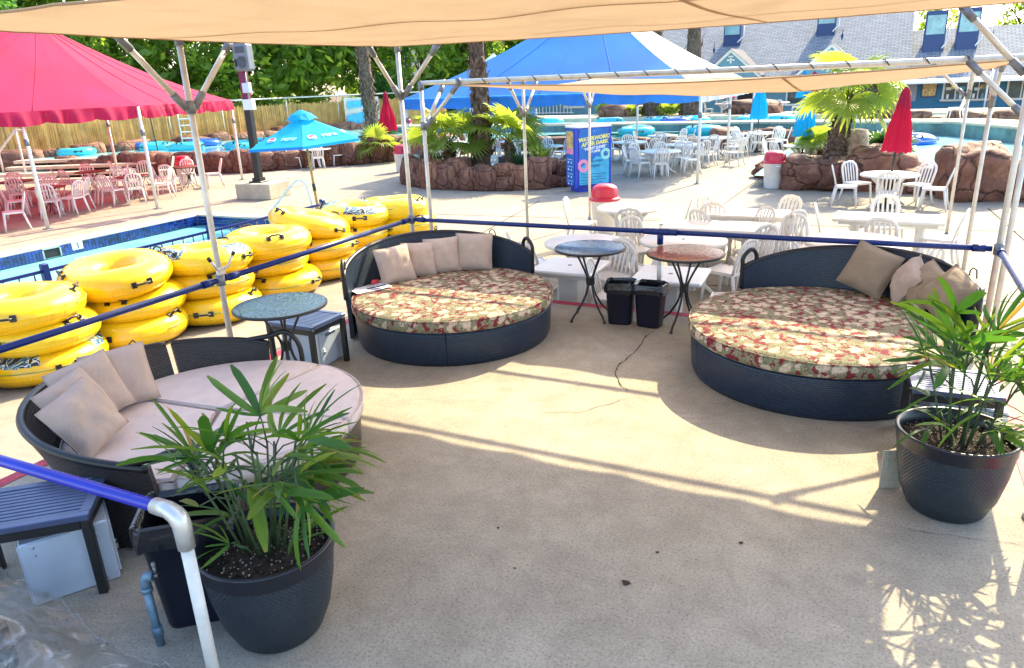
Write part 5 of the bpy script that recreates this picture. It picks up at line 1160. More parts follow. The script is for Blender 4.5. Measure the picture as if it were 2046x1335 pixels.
hr = thing('step_handrail', 'white angular handrail at the rock steps under the red tent', 'handrail', (-30.5, 17.2, -.2)); hr2 = [(0, 0, 0), (0, 0, .9), (.9, .3, 1.7), (1.2, .4, 1.7)]
obj('tube', MB().tube(hr2, .04, 8), m_whitepaint, hr); obj('post', MB().bar((.9, .3, 0), (.9, .3, 1.7), .04), m_whitepaint, hr)
mb = MB()
for k in range(4): mb.box((0, .55 * k, -.35 + .2 * k), (5.2, .6, .12), bev=.01)
stp = obj('rock_steps', mb, m_curb, None, (-27.8, 17.6, .0), rz=R(24)); stp['kind'] = 'structure'
ld = thing('white_ladder', 'small white ladder in front of the reed fence behind the red tent corner', 'ladder', (-30.2, 25.9, .0), rz=R(50))
obj('side_rail', MB().tube([(-.28, 0, 0), (-.28, 0, 1.55), (-.28, .3, 1.7)], .035, 6), m_whitepaint, ld); obj('side_rail', MB().tube([(.28, 0, 0), (.28, 0, 1.55), (.28, .3, 1.7)], .035, 6), m_whitepaint, ld)
for k in range(5): obj('rung', MB().box((0, 0, .25 + .3 * k), (.54, .12, .05), bev=.01), m_whitepaint, ld)
# dark low fence along the near edge of the pool
lf = thing('low_fence', 'dark low metal fence behind the stacks of yellow tubes', 'fence', (-9.85, 0, DK))
obj('rail', MB().box((0, 5, .72), (.04, 13.0, .04)).box((0, 5, .12), (.03, 13.0, .03)), m_bluepipe, lf)
for y in (1.2, 3.4, 5.75, 8.55, 11.4): obj('post', MB().box((0, y, .40), (.09, .09, .84), bev=.01), m_bluepipe, lf)
mb = MB(); y = -1.4
while y < 11.4: mb.bar((0, y, .12), (0, y, .72), .012, 5); y += .2
obj('balusters', mb, m_bluepipe, lf, kind='stuff')

# ---------------------------------------------------------------- inflatable tubes
def tube_mesh(R0, r, sq=.78):
    mb = MB()
    def f(u, v):
        a = 2 * math.pi * u; b = 2 * math.pi * v
        rr_ = r * (1 + .012 * math.sin(a * 24) * max(0, math.cos(b)) )
        return ((R0 + rr_ * math.cos(b)) * math.cos(a), (R0 + rr_ * math.cos(b)) * math.sin(a), rr_ * sq * math.sin(b) * (1 + .05 * math.sin(a * 3)))
    mb.grid(f, 72, 22); return mb
TB = tube_mesh(.40, .225).mesh('tube_body', m_yellow); TBP = tube_mesh(.40, .225).mesh('tube_body', m_yellowprint)
SEAM = MB().tube([(.629 * math.cos(6.283 * k / 48 * .36), .629 * math.sin(6.283 * k / 48 * .36), .0) for k in range(49)], .006, 5).mesh('seam_stripe', m_seam)
VALVE = MB().lathe([(.001, .03), (.012, .03), (.018, .012), (.03, .0)], 8).mesh('valve', m_handle)
HANDLE = MB().tube([(-.085, 0, -.01), (-.08, 0, .035), (-.05, 0, .055), (.05, 0, .055), (.08, 0, .035), (.085, 0, -.01)], .012, 6).box((-.09, 0, .002), (.06, .07, .012), bev=.004).box((.09, 0, .002), (.06, .07, .012), bev=.004).mesh('handle', m_handle)
def ring_tube(loc, lb, body, rz=0, tilt=(0, 0), group='yellow inflatable tubes stacked by the pool', cat='inflatable tube', s=1.0):
    t = thing('inflatable_tube', lb, cat, loc, rz, group, rot=(tilt[0], tilt[1], rz), scale=s)
    obj('body', body, None, t)
    obj('seam_stripe', SEAM, None, t, (0, 0, .03))
    for a, b in ((.4, .9), (3.3, .9), (1.9, .15), (5.1, .15)):
        rr_ = .40 + .225 * math.cos(b); z = .225 * .78 * math.sin(b)
        h = obj('handle', HANDLE, None, t, (rr_ * math.cos(a), rr_ * math.sin(a), z)); h.rotation_euler = (0, math.pi / 2 - b, a) if False else (Matrix.Rotation(a, 3, 'Z') @ Matrix.Rotation(math.pi / 2 - b, 3, 'Y') @ Matrix.Rotation(math.pi / 2, 3, 'Z')).to_euler()
    return t
stk = [((-8.10, 4.45), 'nearest stack of yellow tubes at the left edge', 3), ((-8.22, 5.68), 'second stack of yellow tubes from the left', 3), ((-8.0, 6.75), 'stack of yellow tubes seen behind the railing post', 3), ((-8.02, 7.92), 'stack of yellow tubes behind the teal bistro table', 3),
       ((-8.1, 9.05), 'stack of yellow tubes with the tilted top ring', 3), ((-8.2, 10.3), 'stack of yellow tubes under the blue parasol', 3), ((-7.85, 11.15), 'farthest stack of yellow tubes behind the left daybed', 3), ((-8.3, 3.1), 'stack of yellow tubes mostly outside the left edge', 2)]
lev = ['bottom', 'middle', 'top']
rr = random.Random(21)
for i, (c, lb, n) in enumerate(stk):
    for k in range(n):
        pr_i = (i, k) in ((0, 0), (2, 2), (5, 2)); z = DK + .185 + .30 * k
        dx, dy = rr.uniform(-.07, .07), rr.uniform(-.07, .07); tl = (rr.uniform(-.05, .05), rr.uniform(-.05, .05))
        if k == 0: tl = (0, 0); dx += .06
        if (i, k) == (4, 2): tl = (.08, .24); z += .06
        if (i, k) == (1, 2): tl = (.10, -.05); z += .04
        lv = lev[k] if n == 3 else ('lower', 'upper')[k]
        t = ring_tube((c[0] + dx, c[1] + dy, z), '%s ring of the %s%s' % (lv, lb, ', wave printed' if pr_i else ''), TBP if pr_i else TB, rr.uniform(0, 6.28) if not pr_i else {0: -2.1, 2: 1.5, 5: .4}[i], tl, s=1.03)
        if (i, k) == (0, 1):
            o = text_mesh('print', 'TUBE PRO', .05, m_seam, t, frame((0, 0, 0), (1, 0, 0), (0, 0, 1))); a = -1.05 - t.rotation_euler.z; o.matrix_local = frame((.628 * math.cos(a), .628 * math.sin(a), .04), (-math.sin(a), math.cos(a), 0), (0, 0, 1))
# tubes floating on the river and the pool
CY = tube_mesh(.40, .215, .7).mesh('tube_body', m_cyan); CB = tube_mesh(.40, .215, .7).mesh('tube_body', m_bluev)
fl = [((-33.2, 25.6), CB, 'dark blue tube at the left end of the river by the fence'), ((-31.6, 25.2), CY, 'cyan tube left of centre on the river behind the red tent'), ((-30.6, 27.2), CB, 'blue tube farthest back on the river behind the red tent'), ((-29.6, 25.2), CY, 'cyan tube on the river beside the tent post'),
      ((-27.2, 27.6), CY, 'cyan tube on the river right of the railing post'), ((-26.6, 25.8), CY, 'second cyan tube on the river below the parasol'), ((-24.9, 24.6), CY, 'cyan tube nearest the rock wall of the river'), ((-24.3, 27.6), CB, 'blue tube on the river next to the speaker post'), ((-33.6, 22.4), CY, 'cyan tube half hidden behind the rock steps'),
      ((-19.6, 42.2), CY, 'cyan tube at the left end of the far river channel'), ((-17.9, 41.9), CY, 'cyan tube on the far channel above the kiosk'), ((-13.9, 41.2), CY, 'cyan tube on the far channel right of the white post'), ((-10.9, 40.6), CY, 'left cyan tube of three floating together on the far channel'), ((-9.9, 40.2), CB, 'blue tube between two cyan ones on the far channel'), ((-9.0, 40.8), CY, 'right cyan tube of three floating together on the far channel'),
      ((-6.9, 33.0), CY, 'cyan tube on the near channel behind the tent tables'), ((-9.9, 33.0), CY, 'cyan tube on the near channel left of the dark rock'), ((-6.0, 40.6), CY, 'cyan tube on the far channel left of the blue parasol'), ((-4.8, 41.2), CY, 'cyan tube on the far channel behind the blue parasol'),
      ((1.0, 30.0), CB, 'blue tube floating on the turquoise pool'), ((.5, 31.0), CY, 'pale cyan tube floating behind the red parasol')]
for (p, b, lb) in fl:
    z = .20
    if p[0] > 0: z = 0.0
    ring_tube((p[0], p[1], z + .02), lb, b, rr.uniform(0, 6), (rr.uniform(-.04, .04), rr.uniform(-.04, .04)), 'inflatable tubes floating on the water', s=1.35)

# ---------------------------------------------------------------- shade canopies and rails
def clamp_at(mb, p, r=.042, h=.10): mb.bar(P(p, 0, 0, -h / 2), P(p, 0, 0, h / 2), r, 10); return mb
def canopy(name, lb, x0, x1, ys, zt, zb, fab, sag, braces, lace_front, zcl):
    t = thing(name, lb, 'shade canopy', (x0, ys[0], zb)); L = lambda x, y, z: (x - x0, y - ys[0], z - zb); r = .026
    for x in (x0, x1):
        for y in ys:
            p = obj('post', MB().bar(L(x, y, zb), L(x, y, zt), r, 12), m_pipe, t)
            obj('base_flange', MB().lathe([(.001, .012), (.085, .012), (.085, 0)], 16, L(x, y, zb)).bar(L(x, y, zb), L(x, y, zb + .14), .036, 12), m_fit, p)
            obj('clamp', clamp_at(MB(), L(x, y, zcl)), m_fit, p); obj('elbow', MB().bar(L(x, y, zt - .09), L(x, y, zt + .02), .036, 12), m_fit, p)
        obj('side_pipe', MB().bar(L(x, ys[0], zt), L(x, ys[-1], zt), r, 12), m_pipe, t)
    for y in (ys[0], ys[-1]): obj('cross_pipe', MB().bar(L(x0, y, zt), L(x1, y, zt), r, 12), m_pipe, t)
    for (x, y, dx, dy) in braces:
        n = Vector((dx, dy, 0)).normalized(); a = Vector(L(x, y, zcl)) + n * .05; b = Vector(L(x, y, zt)) + Vector((dx, dy, -.03)); d = (b - a).normalized()
        br = obj('brace', MB().bar(a + d * .08, b - d * .06, .024, 12), m_pipe, t)
        obj('brace_end', MB().bar(a - d * .01, a + d * .14, .033, 10), m_fit, br); obj('brace_end', MB().bar(b - d * .14, b + d * .01, .033, 10).bar(b + Vector((0, 0, -.02)), b + Vector((0, 0, .07)), .034, 10), m_fit, br)
    fx0, fx1, fy0, fy1, fz = fab
    def f(u, v):
        e = math.sin(math.pi * u) * math.sin(math.pi * v)
        x = fx0 + (fx1 - fx0) * u; y = fy0 + (fy1 - fy0) * v
        # edges pulled in between the ties
        pull = .045
        x += pull * math.sin(abs(math.sin(v * 7 * math.pi)) * 1.57) * (1 if u < .02 else (-1 if u > .98 else 0)); y += pull * abs(math.sin(u * 8 * math.pi)) * (1 if v < .02 else (-1 if v > .98 else 0))
        edge = sag * (.35 * math.sin(math.pi * u) + .35 * math.sin(math.pi * v) + .45 * e)
        return L(x, y, fz - edge + .012 * math.sin(u * 31 + v * 7) * e)
    obj('fabric', MB().grid(f, 64, 48), m_shade, t)
    hem = MB().tube([f(u / 48, 0) for u in range(49)], .008, 5).tube([f(u / 48, 1) for u in range(49)], .008, 5).tube([f(0, u / 48) for u in range(49)], .008, 5).tube([f(1, u / 48) for u in range(49)], .008, 5)
    obj('hem', hem, m_shade, t)
    for q in (.34, .67): obj('stitched_seam', MB().grid(lambda u, v: Vector(f(u, q + (v - .5) * .010)) + Vector((0, 0, -.006)), 64, 1).grid(lambda u, v: Vector(f(q + (v - .5) * .006, u)) + Vector((0, 0, -.006)), 48, 1) if q > .5 else MB().grid(lambda u, v: Vector(f(u, q + (v - .5) * .010)) + Vector((0, 0, -.006)), 64, 1), m_shade, t)
    if lace_front:
        n = int((x1 - x0) / .36)
        for k in range(n):
            x = x0 + .5 + (x1 - x0 - .8) * k / (n - 1)
            pts = [(x + .10 * (q / 10), ys[0] + .031 * math.cos(math.pi * (1.15 - 1.5 * q / 10)) * -1, zt + .031 * math.sin(math.pi * (1.2 - 1.5 * q / 10))) for q in range(11)]
            obj('lacing_cord', MB().tube([L(*q) for q in pts], .0055, 5), m_cord, t)
    return t
canopy('front_canopy', 'tan shade cloth canopy on grey pipe frame above the daybeds', -5.1, 1.05, [1.6, 4.45, 7.5], 2.93, 0.0, (-5.08, 1.03, 2.42, 7.36, 2.90), .07,
       [(-5.1, 4.45, 0, .55), (-5.1, 4.45, 0, -.55), (-5.1, 7.5, 0, -.55), (-5.1, 7.5, .55, 0), (1.05, 7.5, -.55, 0), (1.05, 7.5, 0, -.55), (1.05, 4.45, 0, .55), (1.05, 4.45, 0, -.55)], False, 2.37)
canopy('rear_canopy', 'second tan shade cloth canopy laced to a grey pipe beyond the railing', -5.3, 1.22, [8.25, 11.3, 14.4], 2.50, DK, (-5.15, 1.1, 8.37, 14.3, 2.48), .26,
       [(-5.3, 8.25, .55, 0), (-5.3, 8.25, 0, .55), (-5.3, 11.3, 0, .55), (-5.3, 11.3, 0, -.55), (-5.3, 14.4, 0, .5), (-5.3, 14.4, 0, -.55), (1.22, 8.25, -.55, 0), (1.22, 11.3, 0, -.55), (1.22, 11.3, 0, .55), (1.22, 14.4, 0, -.55), (1.22, 14.4, -.55, 0)], True, 1.98)
gr = thing('guard_rail', 'blue painted pipe guard rail round the raised seating platform', 'railing', (-5.1, 7.5, 0))
RZ = .91; q_ = lambda x, y, z=RZ: (x + 5.1, y - 7.5, z)
for a, b in (((-5.1, 1.62), (-5.1, 4.40)), ((-5.1, 4.50), (-5.1, 7.45)), ((-5.05, 7.5), (-2.0, 7.5)), ((-1.94, 7.5), (1.0, 7.5)), ((1.05, 7.45), (1.05, 4.5)), ((1.05, 4.4), (1.05, 1.6))):
    o = obj('rail_pipe', MB().bar(q_(*a), q_(*b), .026, 14), m_bluepipe, gr)
    d = (Vector((b[0], b[1], 0)) - Vector((a[0], a[1], 0))).normalized()
    A, B = Vector(q_(*a)), Vector(q_(*b))
    obj('collar', MB().bar(A + d * .05, A + d * .15, .034, 12), m_bluepipe, o); obj('collar', MB().bar(B - d * .15, B - d * .05, .034, 12), m_bluepipe, o)
for x, y in ((-5.1, 4.45), (-5.1, 7.5), (1.05, 7.5), (1.05, 4.45)): obj('fitting', MB().bar(q_(x, y, RZ - .05), q_(x, y, RZ + .05), .040, 12), m_fit, gr)
mp_ = obj('middle_post', MB().bar(q_(-1.97, 7.5, 0), q_(-1.97, 7.5, RZ - .1), .026, 12), m_pipe, gr)
obj('tee', MB().bar(q_(-2.06, 7.5), q_(-1.88, 7.5), .036, 12).bar(q_(-1.97, 7.5, RZ - .13), q_(-1.97, 7.5, RZ), .034, 12), m_bluepipe, mp_)
for s in (-1, 1):
    h = obj('hook', MB().tube([q_(-5.1 + .02, 4.45, 1.0), q_(-5.1 + .05, 4.45 + s * .06, 1.02), q_(-5.1 + .06, 4.45 + s * .13, 1.12)], .012, 6), m_fitlight, gr)
    obj('tip', MB().bar(q_(-5.04, 4.45 + s * .125, 1.11), q_(-5.035, 4.45 + s * .145, 1.14), .016, 8), m_handle, h)
obj('hook_bracket', MB().box(q_(-5.075, 4.45, .99), (.03, .09, .07), bev=.008), m_fitlight, gr)
hr = thing('entry_handrail', 'glossy blue handrail with a silver elbow on a worn white post', 'handrail', (-2.32, 1.63, 0))
obj('rail_pipe', MB().bar((-2.76, -.03, .90), (-.07, 0, .90), .026, 16), m_bluepipe2, hr)
obj('elbow', MB().tube([(-.14, 0, .90), (-.06, 0, .90), (-.03, 0, .89), (-.012, 0, .875), (-.002, 0, .85), (0, 0, .82), (0, 0, .74)], [.034, .035, .037, .038, .037, .036, .034], 14), m_fitlight, hr)
obj('post', MB().bar((0, 0, -.02), (0, 0, .80), .026, 16), m_whitepaint, hr)
obj('far_post', MB().bar((-2.78, -.03, 0), (-2.78, -.03, .93), .026, 12), m_whitepaint, hr)
# ---------------------------------------------------------------- daybeds
def daybed(c, r, mid, half, zb, zm, zt_mid, zt_end, wick, mats, lb, pads=None, seams=(), loop='hoop', lean=.10, gap=None):
    t = thing('round_daybed', lb, 'daybed', (c[0], c[1], 0), group=None)
    rb = r - .02
    cuts = sorted([R(s) for s in seams]); k = len(cuts)
    for i in range(k):
        a0 = cuts[i] + .004; a1 = (cuts[(i + 1) % k] + (2 * math.pi if i == k - 1 else 0)) - .004
        n = max(8, int((a1 - a0) * 18))
        mb = MB().lathe([(rb - .05, .012), (rb - .03, .012), (rb - .015, .05), (rb, zb - .02), (rb - .008, zb), (rb - .05, zb)], n, a0=a0, a1=a1)
        obj('base_panel', mb, wick, t)
    obj('base_core', MB().lathe([(rb - .04, .0), (rb - .03, zb - .01), (.001, zb - .005)], 48), m_black, t)
    # backrest shell
    A0, A1 = R(mid - half), R(mid + half); ri = r + .012; n = 64; th = .045
    def zt(u): return zt_end + (zt_mid - zt_end) * math.sin(math.pi * u) ** .75 if 0 < u < 1 else zt_end
    def pt(u, v, off):
        a = A0 + (A1 - A0) * u; z = .02 + (zt(u) - .02) * v; f = max(0, (z - zb) / .5); rr_ = ri + off + lean * f ** 1.3 * (.45 + .55 * math.sin(math.pi * u))
        if v < .3 and off == 0: pass
        return Vector((rr_ * math.cos(a), rr_ * math.sin(a), z))
    W = (A1 - A0) * r
    for (ua, ub) in ([(0, 1)] if gap is None else [(0, gap - .006), (gap + .006, 1)]):
        U = lambda s, ua=ua, ub=ub: ua + (ub - ua) * s
        mb = MB(); w_ = W * (ub - ua); n_ = max(10, int(n * (ub - ua)))
        mb.grid(lambda u, v: pt(U(1 - u), v, 0), n_, 12, True, 0, w_, zt_mid); mb.grid(lambda u, v: pt(U(u), v, th), n_, 12, True, 0, w_, zt_mid)
        mb.grid(lambda u, v: pt(U(u), 1, th * v) + Vector((0, 0, .012 * math.sin(math.pi * v))), n_, 3, True, 0, w_, .05)
        for u in (ua, ub): mb.grid(lambda s, v, u=u: pt(u, v, th * s), 2, 12, True, 0, .05, zt_end)
        obj('backrest', mb, wick, t)
        obj('backrest_rim', MB().tube([pt(U(u / 48), 1, th * .5) for u in range(49)], .026, 8), wick, t)
    for u, sg in ((0, -1), (1, 1)):
        a = A0 if u == 0 else A1; tg = Vector((-math.sin(a), math.cos(a), 0)) * (-1 if u == 0 else 1)   # pointing away from the shell
        e = pt(u, 1, th * .5); ed = pt(abs(u - .055), 1, th * .5)
        if loop == 'hoop':
            pts = [ed + Vector((0, 0, -.03)), ed + Vector((0, 0, .06)), ed.lerp(e, .25) + Vector((0, 0, .13)), ed.lerp(e, .6) + Vector((0, 0, .145)), e + Vector((0, 0, .10)), e + Vector((0, 0, .02)), e + Vector((0, 0, -.2))]
        else:
            pts = [ed + Vector((0, 0, .0)), e + tg * .04 + Vector((0, 0, .07)), e + tg * .14 + Vector((0, 0, .10)), e + tg * .22 + Vector((0, 0, .05)), e + tg * .26 + Vector((0, 0, -.06)), e + tg * .26 + Vector((0, 0, -.30))]
        sm = []
        for i in range(len(pts) - 1):
            for k_ in range(5):
                f = k_ / 5; p0, p1, p2, p3 = pts[max(i - 1, 0)], pts[i], pts[i + 1], pts[min(i + 2, len(pts) - 1)]
                sm.append(.5 * ((2 * p1) + (p2 - p0) * f + (2 * p0 - 5 * p1 + 4 * p2 - p3) * f * f + (3 * p1 - p0 - 3 * p2 + p3) * f ** 3))
        sm.append(pts[-1])
        obj('arm_loop', MB().tube(sm, .021, 8), wick, t)
    # small wire loop on the back of the rim
    p0 = pt(.22 if loop == 'hoop' else .3, 1, th)
    obj('wire_loop', MB().tube([p0 + Vector((.0, 0, -.02)), p0 + Vector((.0, 0, .05)), p0 + Vector((.02, .02, .075)), p0 + Vector((.05, .03, .05)), p0 + Vector((.06, .04, -.02))], .006, 6), m_blackmetal, t)
    if pads is None:
        mt = obj('mattress', MB().lathe([(.001, zm + .012), (r * .5, zm + .012), (r - .06, zm + .004), (r - .018, zm - .008), (r, zm - .03), (r + .006, (zm + zb) / 2), (r, zb + .025), (r - .03, zb + .004)], 72,
                  fn=lambda p, a, i: p + Vector((0, 0, .006 * fbm((p.x * 3, p.y * 3, 1)) if i < 4 else 0))), mats, t)
        obj('piping', MB().tube([((r - .006) * math.cos(6.2832 * k_ / 72), (r - .006) * math.sin(6.2832 * k_ / 72), zm - .012) for k_ in range(72)], .007, 6, True), mats, mt)
    else:
        for (a0, a1, ztop) in pads:
            bm = bmesh.new(); N_ = 20; g = .012
            poly = [Vector((0, 0, 0))] + [Vector(((r + .0) * math.cos(R(a0 + (a1 - a0) * k_ / N_)), (r + .0) * math.sin(R(a0 + (a1 - a0) * k_ / N_)), 0)) for k_ in range(N_ + 1)]
            am = R((a0 + a1) / 2); sh = Vector((math.cos(am), math.sin(am), 0)) * (g / max(.3, math.sin(R(min(a1 - a0, 179)) / 2)))
            vs = [bm.verts.new(p * .985 + sh + Vector((0, 0, zb + .01))) for p in poly]; f_ = bm.faces.new(vs)
            ex = bmesh.ops.extrude_face_region(bm, geom=[f_]); bmesh.ops.translate(bm, verts=[v for v in ex['geom'] if isinstance(v, bmesh.types.BMVert)], vec=(0, 0, ztop - zb - .01))
            bmesh.ops.bevel(bm, geom=[e for e in bm.edges if abs(e.verts[0].co.z - e.verts[1].co.z) < 1e-5], offset=.022, segments=3, affect='EDGES')
            bmesh.ops.recalc_face_normals(bm, faces=bm.faces)
            me = bpy.data.meshes.new('seat_pad'); bm.to_mesh(me); bm.free(); me.materials.append(mats); me.polygons.foreach_set('use_smooth', [len(p.vertices) < 8 for p in me.polygons])
            pd = obj('seat_pad', me, None, t)
            obj('piping', MB().tube([p * .985 + sh + Vector((0, 0, ztop - .012)) + p.normalized() * (.004 if p.length > 0 else 0) for p in poly], .006, 5, True), mats, pd)
    return t
daybed((-3.78, 6.20), 1.03, 139, 74, .33, .46, .86, .64, m_wicker, m_floral, 'left round wicker daybed with a floral mattress in front of the railing', seams=(-64, 20, 110, 195))
daybed((-.30, 6.36), 1.06, 63, 70, .34, .47, .86, .66, m_wicker, m_floral, 'right round wicker daybed with a floral mattress beside the potted palm', seams=(-150, -20, 60, 135))
daybed((-3.85, 3.17), .95, 206, 91, .30, .42, .66, .53, m_wickerb, m_pad, 'brown wicker daybed with pale pink pads at the left', pads=((-58, 12, .44), (12, 84, .42), (84, 186, .42), (186, 302, .42)), seams=(-30, 60, 150, 240), loop='arm', lean=.22, gap=.225)

# ---------------------------------------------------------------- cushions
def pillow(s, th, seed, n=16):
    rr = random.Random(seed); ph = [rr.uniform(0, 6) for _ in range(6)]
    def half(sg):
        def f(u, v):
            x, y = 2 * u - 1, 2 * v - 1
            e = (1 - abs(x) ** 2.6) * (1 - abs(y) ** 2.6); e = max(e, 0) ** .55
            pin = 1 - .045 * (1 - x * x) * (abs(y) ** 4) ; pin2 = 1 - .045 * (1 - y * y) * (abs(x) ** 4)
            w = .05 * math.sin(5 * x + ph[0] + 3 * y) * (1 - e) + .10 * fbm((x * 1.8 + seed, y * 1.8, 3 * sg)) + .05 * (abs(x * y) ** .8) * math.sin(9 * (x - y) + ph[2])
            px, py = x * pin2 * s / 2, y * pin * s / 2
            return (px, py, sg * th / 2 * e * (1 + w * 2.2) + .02 * math.sin(3 * x + ph[1]) * s * .3)
        return f
    mb = MB(); mb.grid(half(1), n, n); g = half(-1); mb.grid(lambda u, v: g(1 - u, v), n, n); return mb
def cushion(loc, face, lean, roll, s, mat, lb, grp, seed, th=.20):
    # loc = middle of the bottom edge; face = heading of the front; lean = tilt back from upright
    z = Vector((math.cos(face) * math.cos(lean), math.sin(face) * math.cos(lean), math.sin(lean)))
    y = Vector((-math.cos(face) * math.sin(lean), -math.sin(face) * math.sin(lean), math.cos(lean))); x = y.cross(z)
    m3 = Matrix((x, y, z)).transposed() @ Matrix.Rotation(roll, 3, 'Z')
    ext = s / 2 * (abs(math.cos(roll)) + abs(math.sin(roll))) * .93
    o = thing('cushion', lb, 'cushion', Vector(loc) + y * ext, group=grp)
    o.rotation_euler = m3.to_euler()
    mbp = pillow(s, th, seed); obj('cover', mbp, mat, o)
    e = []
    for i in range(41):
        a = i / 40 * 4; k = int(a) % 4; f = a - int(a); q = [(-1, -1), (1, -1), (1, 1), (-1, 1)]; p0, p1 = q[k], q[(k + 1) % 4]; x_, y_ = p0[0] + (p1[0] - p0[0]) * f, p0[1] + (p1[1] - p0[1]) * f
        pin = 1 - .045 * (1 - x_ * x_) * (abs(y_) ** 4); pin2 = 1 - .045 * (1 - y_ * y_) * (abs(x_) ** 4); rr_ = random.Random(seed); ph = [rr_.uniform(0, 6) for _ in range(6)]
        e.append((x_ * pin2 * s / 2, y_ * pin * s / 2, .02 * math.sin(3 * x_ + ph[1]) * s * .3))
    obj('seam', MB().tube(e[:-1], .004, 4, True), mat, o); return o
g2, g3, g1 = 'cushions on the left floral daybed', 'cushions on the right floral daybed', 'cushions on the pale pink daybed'
cushion((-4.50, 6.28, .465), R(-33), .38, .06, .40, m_cushion, 'front left beige cushion on the left floral daybed, nearest the paper', g2, 1)
cushion((-4.42, 6.60, .465), R(-45), .34, -.05, .38, m_cushion, 'second beige cushion from the left, half covered, on the left floral daybed', g2, 2)
cushion((-4.26, 6.82, .465), R(-54), .34, .03, .40, m_cushion, 'third beige cushion from the left on the left floral daybed', g2, 3)
cushion((-3.98, 7.03, .465), R(-66), .30, -.04, .42, m_cushion, 'rightmost and highest beige cushion on the left floral daybed', g2, 4)
cushion((.02, 7.18, .475), R(-108), .42, -.30, .43, m_cushiont, 'largest tan cushion, leftmost on the right floral daybed', g3, 5)
cushion((.26, 7.02, .475), R(-165), .45, -.50, .36, m_cushionm, 'small pinkish cushion wedged second from the left on the right floral daybed', g3, 6)
cushion((.40, 6.84, .475), R(-140), .55, -.40, .38, m_cushiont, 'third tan cushion from the left on the right floral daybed', g3, 7)
cushion((.56, 6.56, .475), R(-130), .60, -.48, .40, m_cushiont, 'rightmost tan cushion with a sunlit corner on the right floral daybed', g3, 8)
cushion((-4.52, 2.96, .425), R(-28), .42, .05, .42, m_cushion, 'farthest pale cushion on the pink daybed, beside the gap in the backrest', g1, 9)
cushion((-4.46, 2.74, .425), R(-12), .45, .16, .42, m_cushion, 'second pale cushion from the far end of the pink daybed', g1, 10)
cushion((-4.34, 2.58, .425), R(0), .48, .24, .38, m_cushion, 'third pale cushion, mostly covered, on the pink daybed', g1, 11)
cushion((-4.06, 2.46, .425), R(8), .52, .24, .40, m_cushion, 'nearest pale cushion at the near end of the pink daybed', g1, 12)
pp = thing('paper_notice', 'white printed paper lying on the left floral daybed', 'paper', (-4.60, 5.98, .474), rz=R(62))
obj('sheet', MB().grid(lambda u, v: ((u - .5) * .30, (v - .5) * .22, .004 + .008 * u * u), 6, 4), m_paper, pp)
obj('sheet', MB().grid(lambda u, v: ((u - .5) * .28 - .10, (v - .5) * .22 + .01, .001 + .003 * v), 4, 4), m_paper, pp)
text_mesh('heading', 'FOR SALE', .05, m_ink, pp, frame((.02, -.005, .0105), (1, 0, .015), (0, 1, 0)), bold=.002)
mb = MB()
for r_, w in ((.07, .16), (-.055, .20), (-.075, .15)): mb.box((.01, r_, .0085), (w, .008, .001))
obj('small_print', mb, m_ink, pp)
tag(obj('small_case', MB().box((0, 0, .012), (.075, .15, .018), bev=.006), m_redprint, None, (-4.72, 6.15, .474), rz=.5), 'small dark red item lying against the first cushion', 'case')

# ---------------------------------------------------------------- bistro tables, side tables, lockers, bins
bistro((-2.62, 7.13, 0), .2, .375, .79, 'bistro table with a blue mosaic top between the daybeds', 'bistro table', mm_blue, True, 'mosaic bistro tables')
bistro((-1.62, 7.16, 0), .55, .385, .79, 'bistro table with an orange red mosaic top between the daybeds', 'bistro table', mm_red, True, 'mosaic bistro tables')
bistro((-4.36, 4.37, 0), .1, .385, .78, 'bistro table with a dark teal mosaic top beside the pink daybed', 'bistro table', mm_teal, True, 'mosaic bistro tables')
def slat_table(loc, rz, w, d, h, lb):
    t = thing('slatted_side_table', lb, 'side table', loc, rz, 'dark slatted side tables')
    f = .05
    obj('frame', MB().box((0, d / 2 - f / 2, h - .018), (w, f, .034), bev=.004).box((0, -d / 2 + f / 2, h - .018), (w, f, .034), bev=.004).box((w / 2 - f / 2, 0, h - .018), (f, d - 2 * f, .034)).box((-w / 2 + f / 2, 0, h - .018), (f, d - 2 * f, .034)), m_slat, t)
    n = int((d - 2 * f) / .034)
    for k in range(n):
        y = -d / 2 + f + (k + .5) * (d - 2 * f) / n
        obj('slat', MB().box((0, y, h - .016), (w - 2 * f, (d - 2 * f) / n - .008, .02), bev=.003), m_slat, t)
    for sx in (-1, 1):
        for sy in (-1, 1): obj('leg', MB().box((sx * (w / 2 - .024), sy * (d / 2 - .024), (h - .035) / 2), (.045, .045, h - .035), bev=.004), m_blackmetal, t)
    obj('apron', MB().box((0, d / 2 - .024, h - .06), (w - .1, .03, .05)).box((0, -d / 2 + .024, h - .06), (w - .1, .03, .05)).box((w / 2 - .024, 0, h - .06), (.03, d - .1, .05)).box((-w / 2 + .024, 0, h - .06), (.03, d - .1, .05)), m_blackmetal, t)
    return t
